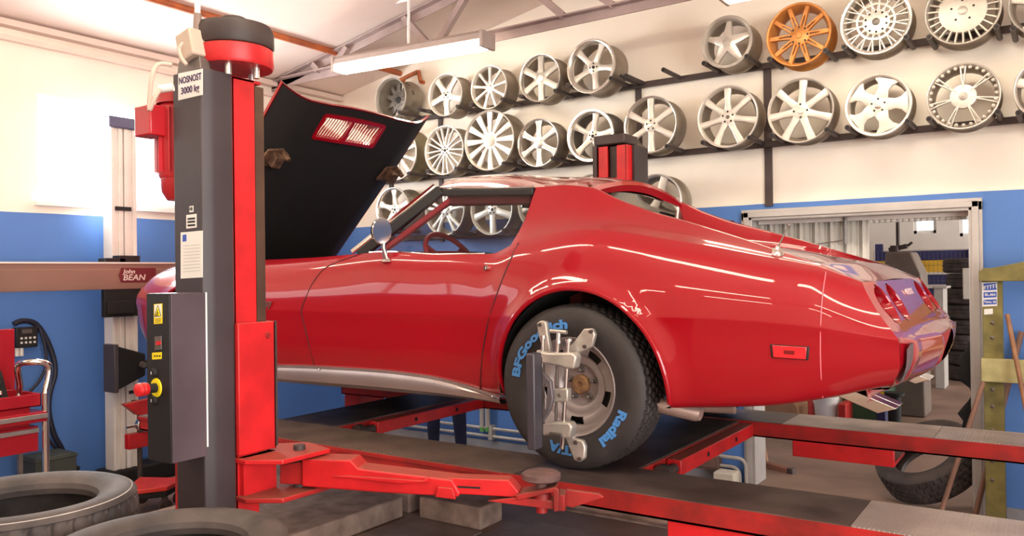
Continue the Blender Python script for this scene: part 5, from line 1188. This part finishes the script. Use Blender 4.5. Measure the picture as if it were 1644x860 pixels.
# ---------------------------------------------------------------- tyres stacked in the left foreground
def tyre_thing(label, M, Ro, Wd, Ri, ribs, lat, group=None, m_=None):
    o = place(tyre_mesh(Ro, Wd, Ri, ribs, lat), M).build('loose_tyre', m_ or m_rubd, None, smooth=30); tag(o, label, 'tyre', group); return o
Z2 = .92; T2 = P(263, 863, Z=Z2); Z1 = .955; T1 = P(26, 793, Z=Z1)

for k in range(4):
    w = .225; c = V((T2.x+.012*math.sin(k*2.1), T2.y+.01*math.cos(k*1.7), Z2-.113-k*.228))
    tyre_thing(('black tyre lying on top of the stack at the bottom edge of the photo' if k == 0 else 'black tyre stacked under the one at the bottom edge'), Matrix.Translation(c), .312, w, .198, 4, 5, None if k == 0 else 'tyres under the bottom-edge tyre')
    if k == 0:
        pass
for k in range(4):
    w = .23; c = V((T1.x+.01*math.sin(k*1.3), T1.y+.012*math.cos(k*2.2), Z1-.115-k*.232))
    o = tyre_thing(('black tyre with a pale ring on its shoulder on the left foreground stack' if k == 0 else 'black tyre stacked under the pale-ringed one'), Matrix.Translation(c), .325, w, .205, 3, 6, None if k == 0 else 'tyres under the pale-ringed tyre')
    if k == 0:
        mb = MB(); mb.lathe([(.302,.1045),(.303,.1075),(.305,.1068),(.306,.1035)], 96, Matrix.Translation(c)); mb.build('sidewall_ring', mat('pale_ring', (176,168,164), .7, var=.2, scale=20), o)
# ---------------------------------------------------------------- floor pieces under the lift
def slab(label, nm, x0, x1, y0, y1, h, m_=m_conc, rot=0, cat='concrete block', bev=.012):
    mb = MB(); c = V(((x0+x1)/2, (y0+y1)/2, 0)); n = 10
    mb.cbox((0,0,h/2), (x1-x0, y1-y0, h), Matrix.Translation(c) @ Matrix.Rotation(R(rot),4,'Z')); return tag(mb.build(nm, m_, None, bevel=bev, seg=3), label, cat)
slab('large chipped concrete plinth on the floor under the red lift arm', 'concrete_plinth', -4.75, -3.62, 2.2, 4.02, .135)
slab('concrete block with a pale end face beyond the plinth under the lift arm', 'concrete_block', -3.52, -3.02, 4.06, 4.30, .14)
slab('smaller concrete block left of the pale-ended one under the lift arm', 'concrete_block', -4.08, -3.64, 4.10, 4.36, .13)
slab('concrete footing block under the base plate of the far lift post', 'concrete_footing', -2.95, -1.95, 4.70, 5.20, .012, bev=.003)
m_mat = mat('grey_floor_plate', (150,130,122), .6, .1, scale=5, rgb2=(122,106,100), bump=.2)
slab('grey steel floor plate below the lift pad', 'floor_plate', -2.95, -2.05, 3.55, 4.38, .012, m_mat, 0, 'floor plate', .003)
slab('grey steel floor plate along the bottom edge of the photo', 'floor_plate', -3.58, -2.98, 3.2, 4.02, .012, m_mat, 0, 'floor plate', .003)
# ---------------------------------------------------------------- rear wall: conduit, boxes, tubes
cz_ = P(1150,742,Y=YW-.05).z
cx1 = P(1193,742,Y=YW-.05).x
cd = thing('wall_conduit', 'grey conduit pipes running low along the blue rear wall under the coupe', 'conduit', (-3.5, YW-.04, cz_))
m_cond = mat('painted_conduit', (178,172,166), .5, .1, var=.12)
for k, dz in enumerate((.0, .07)):
    x1 = cx1-.03+.05*k; mb = MB(); pts = [(-5.4, YW-.04, cz_-.02+dz), (x1-.06, YW-.04, cz_-.02+dz)]+[(x1-.06+.06*math.sin(a), YW-.04, cz_-.02+dz-.06+.06*math.cos(a)) for a in (.4,.8,1.2,1.57)]+[(x1, YW-.04, 0.002)]
    mb.tube(pts, .014, 12); mb.build('conduit_pipe', m_cond, cd)
for x in (-4.3,-3.4,-2.75): mb = MB(); mb.box((x-.02, YW-.06, cz_-.05), (x+.02, YW-.001, cz_+.08)); mb.build('pipe_clip', m_cond, cd)
b0 = P(1116,728,Y=YW-.08); b1_ = P(1154,755,Y=YW-.08); mb = MB(); mb.box((b0.x, YW-.10, b1_.z), (b1_.x, YW-.002, b0.z)); mb.box((b0.x+.02,YW-.108,b1_.z+.02),(b1_.x-.02,YW-.10,b0.z-.02)); tag(mb.build('wall_mounted_box', mat('brown_box', (110,84,76), .6, var=.1), None, bevel=.004), 'brown box on the blue wall behind the rear cross beam', 'junction box')
b0 = P(1154,752,Y=YW-.1); b1_ = P(1186,772,Y=YW-.1); mb = MB(); mb.box((b0.x, YW-.22, 0), (b1_.x, YW-.075, max(.06,b0.z))); tag(mb.build('pale_block', mat('pale_block', (206,196,180), .7, var=.1), None, bevel=.008), 'pale block on the floor beside the left door jamb', 'block')
for u in (770, 779):
    a = P(u, 640, Y=YW-.05); b = P(u+4, 685, Y=YW-.05); mb = MB(); mb.cyl((b.x, YW-.05, b.z), (b.x, YW-.05, 1.5), .022, n=14); o = thing('wall_mounted_tube', 'green-ended grey tube on the blue wall, the one nearer the %s' % ('person' if u < 775 else 'rear wheel'), 'tube', (b.x, YW-.05, b.z)); mb.build('tube_body', m_cond, o)
    mb = MB(); mb.cyl((b.x, YW-.05, b.z-.04), (b.x, YW-.05, b.z), .0225, n=14); mb.build('tube_end', mat('green_cap', (96,168,92), .6, var=0) if u == 770 else bpy.data.materials['green_cap'], o)
# ---------------------------------------------------------------- doorway: strip curtain, tyre, broom
m_pvc = mat('pvc_strip', (240,236,230), .3, var=.03)
m_pvc.node_tree.nodes['Principled BSDF'].inputs['Transmission Weight'].default_value = .35
sc_ = thing('strip_curtain_hanging', 'bunched white plastic strip curtain hanging in the doorway behind the coupe', 'strip curtain', (-1.7, YW+.12, .82))
xa = P(1214,400,Y=YW+.12).x; xb = P(1394,400,Y=YW+.12).x; n = 22
mb = MB(); mb.box((DX0+.07, YW+.10, DZ-.085), (DX1-.07, YW+.14, DZ-.06)); mb.build('curtain_rail', m_alup, sc_)
for k in range(n):
    x = xa+(xb-xa)*k/n; w = (xb-xa)/n*1.25; y = YW+.11+.018*(k%3); a = random.uniform(-.3,.3); mb = MB()
    rows = []
    for i in range(7):
        t = i/6; xx = x+w*t; rows.append([(xx, y+.016*math.sin(PI*t)+a*.02*(t-.5), .82), (xx, y+.016*math.sin(PI*t), DZ-.07)])
    mb.grid(rows); mb.build('curtain_strip', m_pvc, sc_, solid=.003)
xa2 = P(1396,350,Y=YW+.12).x; xb2 = DX1-.08
for k in range(16):
    x = xa2+(xb2-xa2)*k/16; w = (xb2-xa2)/16*.95; mb = MB(); rows = []
    for i in range(5): t = i/4; rows.append([(x+w*t, YW+.12+.014*math.sin(PI*t), DZ-.108), (x+w*t, YW+.12+.02*math.sin(PI*t), DZ-.075)])
    mb.grid(rows); mb.build('rolled_strip', m_pvc, sc_, solid=.003)
xc = P(1358,380,Y=YW+.09).x; mb = MB(); mb.tube([(xc, YW+.085, DZ-.06),(xc, YW+.085, P(1358,392,Y=YW+.09).z)], .012, 8); mb.tube([(xc, YW+.085, P(1358,385,Y=YW+.09).z), (P(1310,392,Y=YW+.09).x, YW+.085, P(1310,392,Y=YW+.09).z)], .004, 6); mb.build('tie_strap', m_steel, sc_)
n_ = V((-.343,-.47,.82)).normalized(); e1 = V((1,0,0)); e1 = (e1-n_*e1.dot(n_)).normalized(); e2 = n_.cross(e1)
tcn = P(1490,772,Y=6.25); Mt = frame(tcn, tuple(e1), tuple(e2), tuple(n_))
mb = tyre_mesh(.335, .215, .205, 4, 5); place(mb, Mt); zmin = min(v[2] for v in mb.v); mb.v = [(x,y,z-zmin+.001) for x,y,z in mb.v]
tag(mb.build('loose_tyre', m_rubd, None, smooth=30), 'black tyre leaning in the doorway beyond the far runway', 'tyre')
def stick(name, label, cat, pts, r, m_=m_stick):
    o = thing(name, label, cat, tuple(pts[-1])); mb = MB(); mb.tube(pts, r, 12); mb.build('handle', m_, o); return o
a = P(1577,622,Y=5.64); b = P(1511,822,Y=5.25); 
stick('leaning_pole', 'brown wooden pole leaning against the right door jamb', 'pole', [a+V((0.004,.01,.03)), a+(b-a)*((a.z-.014)/(a.z-b.z))], .014, mat('dark_pole', (132,96,80), .6, var=.12))
a = P(1617,504,Y=5.665); b = P(1644,640,Y=5.60); d = (b-a); b2 = a+d*((a.z-.012)/(a.z-b.z))
stick('broom_handle', 'pale wooden stick leaning in front of the timber stand at the right edge', 'stick', [a, b2], .0135)
a = P(1640,532,Y=5.95); b = P(1608,659,Y=5.935); d = b-a; b2 = a+d*((a.z-.012)/(a.z-b.z))
stick('wooden_pole', 'darker wooden pole leaning behind the timber stand at the right edge', 'pole', [a, b2], .017, bpy.data.materials['dark_pole'])
a = P(1222,688,Y=6.75); b = P(1231,741,Y=6.62); d = b-a; tp2 = a-d*2.2
br = stick('push_broom', 'wooden push broom with a wide brown head standing in the doorway', 'broom', [tp2, b+V((0,0,.0))], .013)
h0_ = P(1224,744,Y=6.6); h1_ = P(1266,756,Y=6.5); mb = MB(); mb.bar(h0_, h1_, .06, .05); mb.build('broom_head', mat('broom_head_brown', (140,92,72), .7, var=.15), br, bevel=.006)
mb = MB(); mb.bar(h0_-V((0,0,.025+h0_.z/2-.012)), h1_-V((0,0,.025+h1_.z/2-.012)), .05, max(.02,h0_.z-.02)); mb.build('bristles', m_dsteel, br); mb = MB(); mb.bar(h1_+V((.0,0,0)), h1_+V((.05,-.02,-.0)), .055, .06); mb.build('head_end', m_dsteel, br, bevel=.008)
# ragged rubber draught strip on the right jamb
mb = MB(); rows = []; rnd = random.Random(4)
for i in range(15):
    z = .48+.62*i/14; w = .03+.05*rnd.random()+.03*math.sin(i*.8); rows.append([(DX1-.065, YW+.20, z), (DX1-.065-w*.5, YW+.215, z), (DX1-.065-w, YW+.205+.02*rnd.random(), z)])
mb.grid(rows); tag(mb.build('rubber_flap', m_blackm, None, solid=.008), 'ragged black rubber flap along the right door jamb', 'rubber flap')
# ---------------------------------------------------------------- timber stand at the right edge
tsd = thing('timber_stand', 'olive and pale timber stand with a blue and white sign beside the doorway', 'timber stand', (P(1596,600,Y=5.74).x, 5.78, 0))
YT = 5.74; pa = P(1579,600,Y=YT); pb_ = P(1611,600,Y=YT)
mb = MB(); mb.box((pa.x, YT, 0), (pb_.x, YT+.09, P(1596,430,Y=YT).z)); ps = mb.build('post', m_wood, tsd, bevel=.004)
mb = MB(); xr = .42; z1, z2 = P(1573,433,Y=YT).z, P(1644,417,Y=YT).z; zb_ = P(1600,451,Y=YT).z; xl_ = P(1573,440,Y=YT).x; xm = P(1644,417,Y=YT).x
mb.prism([(xl_,zb_),(xr,zb_),(xr,z2+.0),(xm+.05,z2),(xl_+.02,z1),(xl_,z1-.005)], .005, .07, XZ((0,YT,0))); mb.build('upper_beam', m_wood, tsd, bevel=.004)
mb = MB(); z1 = P(1600,575,Y=YT).z; zb_ = P(1600,612,Y=YT).z; xl_ = P(1576,590,Y=YT).x; mb.box((xl_, YT-.05, zb_), (xr, YT-.004, z1)); mb.build('lower_beam', m_woodl, tsd, bevel=.004)
mb = MB(); mb.box((xr-.12, YT, 0), (xr, YT+.09, z2)); mb.build('post', m_wood, tsd, bevel=.004)
for v in (518,542,570,625,652,690,740,770):
    if 570 <= v <= 612: continue
    p = P(1593,v,Y=YT); mb = MB(); mb.lathe([(0,.008),(.006,.007),(.009,.003),(.012,.002),(.012,0)], 12, XZ(p)); mb.build('bolt', m_steel, ps)
lb, p = label_quad('blue_sign', ((1577,453),(1601,452),(1601,491),(1577,492)), YT-.001, m_paper, ps, .003)
label_quad('sign_field', ((1579,455),(1600,454),(1600,465),(1579,466)), YT-.004, m_blueink, lb, .001)
q_ = [P(u,v,Y=YT-.006) for u,v in ((1579,459),(1600,455.5),(1600,461.5),(1579,465))]; mb = MB(); mb.add([tuple(x) for x in q_], [(0,1,2,3)]); mb.build('sign_stripe', m_paper, lb, solid=.0006)
for k in range(4):
    u = 1582+4.6*k; v = 462.2-.8*k; label_quad('sign_letter', ((u,v-2.6),(u+2.8,v-3.1),(u+2.8,v+2),(u,v+2.5)), YT-.0072, m_inkb if k == 9 else m_blueink, lb, .0006)
lf = label_quad('sign_field', ((1579,469),(1600,468),(1600,477),(1579,478)), YT-.004, m_blueink, lb, .001)[0]
p2 = [P(u,v,Y=YT-.005) for u,v in ((1579,469),(1600,468),(1600,477),(1579,478))]; label_text('BL-M4', p2, .5, .62, m_paper, lb, 'sign_text')
label_quad('sign_field', ((1579,481),(1600,480),(1600,488),(1579,489)), YT-.004, m_blueink, lb, .001)
p2 = [P(u,v,Y=YT-.005) for u,v in ((1579,481),(1600,480),(1600,488),(1579,489))]; label_text('Term. 45', p2, .5, .62, m_paper, lb, 'sign_text')
label_quad('small_label', ((1580,496),(1594,495),(1594,504),(1580,505)), YT-.001, m_paper, ps, .002)
# ---------------------------------------------------------------- things in the rear room
m_ry = mat('rack_yellow', (214,170,50), .5, var=.08); m_rb = mat('rack_navy', (44,46,96), .55, var=.1)
YK = 15.0
rk = thing('pallet_rack', 'dark blue storage rack with yellow beams at the back of the rear room', 'storage rack', (P(1510,500,Y=YK).x, YK, 0))
kx0 = P(1404,400,Y=YK).x; kx1 = P(1640,400,Y=YK).x; zt = P(1500,401,Y=YK).z
for u in (1411, 1560, 1630):
    x = P(u,400,Y=YK).x; mb = MB(); mb.box((x-.06, YK, 0), (x+.06, YK+.06, zt+(.12 if u == 1411 else 0))); mb.box((x-.06, YK+.9, 0), (x+.06, YK+.96, zt)); mb.bar((x,YK+.03,.3),(x,YK+.93,1.0),.03,.03); mb.build('rack_upright', m_rb, rk)
for v0, v1 in ((418,437),(513,531)):
    mb = MB(); a = P(1470,v0,Y=YK-.03).z; b = P(1470,v1,Y=YK-.03).z; mb.box((kx0, YK-.04, b), (kx1, YK-.002, a)); mb.build('rack_beam', m_ry, rk, bevel=.005)
for v in (408, 447, 470, 492):
    z = P(1480,v,Y=YK).z; mb = MB(); mb.box((kx0, YK+.06, z-.10), (kx1, YK+.86, z+.06)); mb.build('rack_shelf', m_rb, rk, bevel=.01)
mb = MB()
for i in range(34): x = kx0+(kx1-kx0)*i/33; mb.cyl((x, YK-.06, .35), (x, YK-.06, zt), .0028, n=5)
for i in range(7): z = .35+(zt-.35)*i/6; mb.cyl((kx0, YK-.066, z), (kx1, YK-.066, z), .0028, n=5)
mb.build('wire_mesh', m_steel, rk)
YS = 13.2
for k in range(8):
    c = P(1559, 500, Y=YS); zc_ = .11+.215*k; o = None
    M = Matrix.Translation((c.x+.03*math.sin(k*2.3), YS+.03*math.cos(k*1.9), zc_))
    if k == 0:
        t0 = tyre_mesh(.34, .21, .2, 3, 9, n=72).build('stacked_tyre', m_rubd, None); t0.matrix_world = M; src = t0; t0['category'] = 'tyre'; t0['group'] = 'tyres stacked inside the doorway'; t0['label'] = 'black tyre in the tall stack seen just inside the right door jamb'
    else: o = src.copy(); C.objects.link(o); o.matrix_world = M
c = P(1553, 460, Y=YS-.5); tag(MB().box((c.x-.06, YS-.46, P(1553,480,Y=YS-.4).z), (c.x+.14, YS-.40, P(1553,430,Y=YS-.4).z)).build('pale_panel_hanging', mat('pale_panel', (206,200,190), .6, var=.05), None, bevel=.01), 'pale panel hanging on the tyre stack inside the doorway', 'panel')
# tyre changer: grey machine rising behind the tail of the coupe
YM = 9.6
tm = thing('tyre_changer', 'grey-brown tyre machine standing behind the tail of the coupe', 'tyre machine', (P(1440,420,Y=YM).x, YM, 0))
m_mach = mat('machine_grey', (112,100,90), .5, .2, var=.12)
x0 = P(1418,410,Y=YM).x; x1 = P(1462,410,Y=YM).x; z1 = P(1440,404,Y=YM).z; zb_ = P(1440,440,Y=YM).z
mb = MB(); mb.prism([(x0,0),(x1+.12,0),(x1+.10,zb_),(x1,z1),(x0+.02,z1),(x0,zb_)], 0, .5, frame((0,YM,0),(1,0,0),(0,0,1),(0,1,0))); mb.build('machine_body', m_mach, tm, bevel=.02)
mb = MB(); xp = P(1434,300,Y=YM).x; mb.cyl((xp, YM+.25, z1), (xp, YM+.25, P(1434,351,Y=YM).z), .02, n=12); mb.build('machine_mast', m_dsteel, tm)
mb = MB(); a = P(1422,401,Y=YM); b = P(1452,394,Y=YM); mb.bar(a+V((0,.2,0)), b+V((0,.2,0)), .06, .05); mb.cyl((a.x+.06,YM+.2,z1-.01),(a.x+.06,YM+.2,a.z+.05),.05,n=14); mb.cyl((b.x,YM+.2,b.z),(b.x+.05,YM+.2,b.z+.04),.015,n=8); mb.build('machine_head', m_dsteel, tm, bevel=.006)
c = P(1510,470,Y=12); mb = MB(); mb.box((P(1499,470,Y=12).x, 12, 0), (P(1515,470,Y=12).x, 12.4, P(1510,460,Y=12).z)); mb.box((P(1497,470,Y=12).x, 11.97, P(1510,463,Y=12).z), (P(1521,470,Y=12).x, 12.42, P(1510,459,Y=12).z)); tag(mb.build('grey_cabinet', mat('pale_cabinet', (176,170,164), .5, var=.06), None, bevel=.01), 'pale grey cabinet in front of the rear storage rack', 'cabinet')
def low(nm, label, cat, pix, Y, h, m_, dpt=.3, bev=.01):
    a = P(pix[0],650,Y=Y); b = P(pix[1],650,Y=Y); mb = MB(); mb.box((a.x,Y,0),(b.x,Y+dpt,h)); return tag(mb.build(nm, m_, None, bevel=bev), label, cat)
YL = 8.4
def zl(v): return P(1300, v, Y=YL).z
bk = thing('plastic_bucket', 'white plastic bucket standing beyond the far runway under the coupe tail', 'bucket', (P(1320,650,Y=YL).x, YL+.15, 0))
bx, br_ = P(1320,650,Y=YL).x, (P(1340,650,Y=YL).x-P(1300,650,Y=YL).x)/2
mb = MB(); mb.lathe([(0,0),(br_*.82,0),(br_*.98,zl(637)),(br_*1.04,zl(637)),(br_*1.04,zl(641)),(br_*.99,zl(641)),(br_*.99,zl(641)-.005),(br_*.78,.01),(0,.01)], 28, Matrix.Translation((bx, YL+.15, 0))); mb.build('bucket_body', m_white, bk)
mb = MB(); mb.tube([(bx+br_*1.04*math.cos(t), YL+.15-br_*1.02*math.sin(t)*.5, zl(640)-.12*math.sin(t)) for t in [PI*i/14 for i in range(15)]], .006, 8); mb.build('bucket_bail', m_alup, bk)
mb = MB(); xa, xb = P(1216,650,Y=YL).x, P(1281,650,Y=YL).x; mb.prism([(xa,0),(xb,0),(xb,zl(655)),(xb-.05,zl(645)),(xb-.2,zl(647)),(xa+.02,zl(652)),(xa,zl(656))], 0, .4, frame((0,YL,0),(1,0,0),(0,0,1),(0,1,0))); tag(mb.build('cardboard_box', mat('cardboard', (176,132,100), .8, var=.1), None, bevel=.012), 'crumpled brown cardboard box beyond the far runway left of the white bucket', 'box')
low('red_canister', 'red canister between the cardboard box and the white bucket', 'canister', (1276,1299), YL+.45, zl(641), mat('canister_red', (186,40,48), .5, var=.1))
low('red_crate', 'small red crate right of the white bucket', 'crate', (1345,1358), YL+.05, zl(646), mat('crate_red', (196,44,40), .5, var=.1))
low('green_jack_box', 'dark green machine box behind the exhaust tips', 'machine box', (1352,1422), YL+.6, zl(632)+.1, m_green, .6)
o = low('oil_drum_box', 'navy and yellow container behind the exhaust tips', 'container', (1407,1421), YL+.35, zl(624), m_rb, .14)
mb = MB(); a = P(1407,630,Y=YL+.35); b = P(1421,630,Y=YL+.35); mb.box((a.x+.005,YL+.344,zl(634)),(b.x-.005,YL+.351,zl(624)+.0)); mb.build('yellow_band', m_yellow, o)
c = P(1433,640,Y=YL+.2); mb = MB(); r_ = .075; mb.lathe([(0,0),(r_*1.15,0),(r_*1.15,.05),(r_*.8,.06),(r_*.8,zl(634)),(r_*1.2,zl(632)),(r_*1.25,zl(627)),(0,zl(627))], 20, Matrix.Translation((c.x,YL+.3,0))); tag(mb.build('black_stand', m_blackm, None), 'black pot-shaped stand beyond the bumper of the coupe', 'stand')
mb = MB(); c = P(1340,788,Z=.0)
# ---------------------------------------------------------------- person standing behind the coupe
def person(label, x, y, rz):
    o = thing('person', label, 'person', (x, y, 0))
    J = {}; import bmesh
    pts = [('pelvis',(0,0,.90),.13),('spine',(0,.01,1.08),.12),('chest',(0,.0,1.28),.135),('neck',(0,.0,1.44),.055),('head0',(0,-.01,1.50),.06),('head1',(0,-.02,1.57),.085),('head2',(0,-.01,1.64),.07),
      ('lh',(.10,0,.86),.10),('lk',(.12,-.02,.47),.065),('la',(.13,.02,.09),.045),('lt',(.14,-.14,.04),.035),('rh',(-.10,0,.86),.10),('rk',(-.12,.03,.47),.065),('ra',(-.13,.06,.09),.045),('rt',(-.15,-.10,.04),.035),
      ('ls',(.18,0,1.37),.06),('le',(.24,.03,1.10),.043),('lw',(.22,-.10,.88),.03),('lp',(.21,-.14,.81),.028),('rs',(-.18,0,1.37),.06),('re',(-.24,.03,1.10),.043),('rw',(-.22,-.10,.88),.03),('rp',(-.21,-.14,.81),.028)]
    ed = [('pelvis','spine'),('spine','chest'),('chest','neck'),('neck','head0'),('head0','head1'),('head1','head2'),('pelvis','lh'),('lh','lk'),('lk','la'),('la','lt'),('pelvis','rh'),('rh','rk'),('rk','ra'),('ra','rt'),('chest','ls'),('ls','le'),('le','lw'),('lw','lp'),('chest','rs'),('rs','re'),('re','rw'),('rw','rp')]
    for side, sx in (('l',1),('r',-1)):
        for k in range(4):
            a = (sx*.21+(k-1.5)*.016, -.155, .775); b = (sx*.21+(k-1.5)*.018, -.165, .735-.008*(1.5-abs(k-1.5)))
            pts += [(f'{side}f{k}a', a, .009), (f'{side}f{k}b', b, .0075)]; ed += [(f'{side}p', f'{side}f{k}a'), (f'{side}f{k}a', f'{side}f{k}b')]
        pts += [(f'{side}ta', (sx*.175,-.165,.80), .010), (f'{side}tb', (sx*.165,-.185,.765), .008)]; ed += [(f'{side}p', f'{side}ta'), (f'{side}ta', f'{side}tb')]
    idx = {p[0]: i for i, p in enumerate(pts)}
    Mx = Matrix.Translation((x,y,0)) @ Matrix.Rotation(rz,4,'Z')
    me = bpy.data.meshes.new('body'); me.from_pydata([tuple(Mx @ V(p[1])) for p in pts], [(idx[a], idx[b]) for a, b in ed], [])
    b = bpy.data.objects.new('body', me); C.objects.link(b)
    sk = b.modifiers.new('skin', 'SKIN'); ss_ = b.modifiers.new('sub', 'SUBSURF'); ss_.levels = 2; ss_.render_levels = 2
    for i, p in enumerate(pts): me.skin_vertices[0].data[i].radius = (p[2], p[2]*(.8 if p[0] in ('chest','pelvis','spine') else 1)); me.skin_vertices[0].data[i].use_root = (i == 0)
    bpy.context.view_layer.update()
    ev = b.evaluated_get(bpy.context.evaluated_depsgraph_get()); m2 = bpy.data.meshes.new_from_object(ev)
    b.modifiers.clear(); b.data = m2; b.name = 'body'
    m_skin = mat('skin', (206,158,132), .55, var=.05)
    m2.materials.clear(); m2.materials.append(m_navy); m2.materials.append(m_skin); m2.materials.append(m_blackm)
    for p in m2.polygons:
        z = p.center.z; p.material_index = 1 if (z > 1.435 or (.6 < z < .87 and math.hypot(p.center.x-x, p.center.y-y) > .2)) else 2 if z < .085 else 0
    m2.shade_smooth(); attach(b, o)
    hair = MB(); hair.sphere(Mx @ V((0,.0,1.615)), .092, 18, 12, (1,1.08,.85)); hair.v = [v for v in hair.v]; ho = hair.build('hair', mat('dark_hair', (50,36,30), .7), o)
    for s in (-1,1):
        e = MB(); e.sphere(Mx @ V((s*.032,-.098,1.575)), .010, 10, 6); e.build('eye', m_white, b)
    return o
pp = P(716,690,Y=5.28)
person('person in dark navy trousers standing behind the raised coupe', pp.x-.0, 5.28, R(20))

a, b, c = P(643,128,Y=YW-.05), P(672,114,Y=YW-.05), P(675,131,Y=YW-.05); mb = MB(); mb.tube([a, a+(b-a)*.9, b, c], .018, 10); mb.tube([c, (c.x, YW, c.z)], .018, 10); mb.tube([a, (a.x, YW, a.z)], .018, 10)
tag(mb.build('wall_mounted_pipe_bend', m_rust, None), 'short rusty pipe bend on the white wall above the dark steel rim', 'pipe')
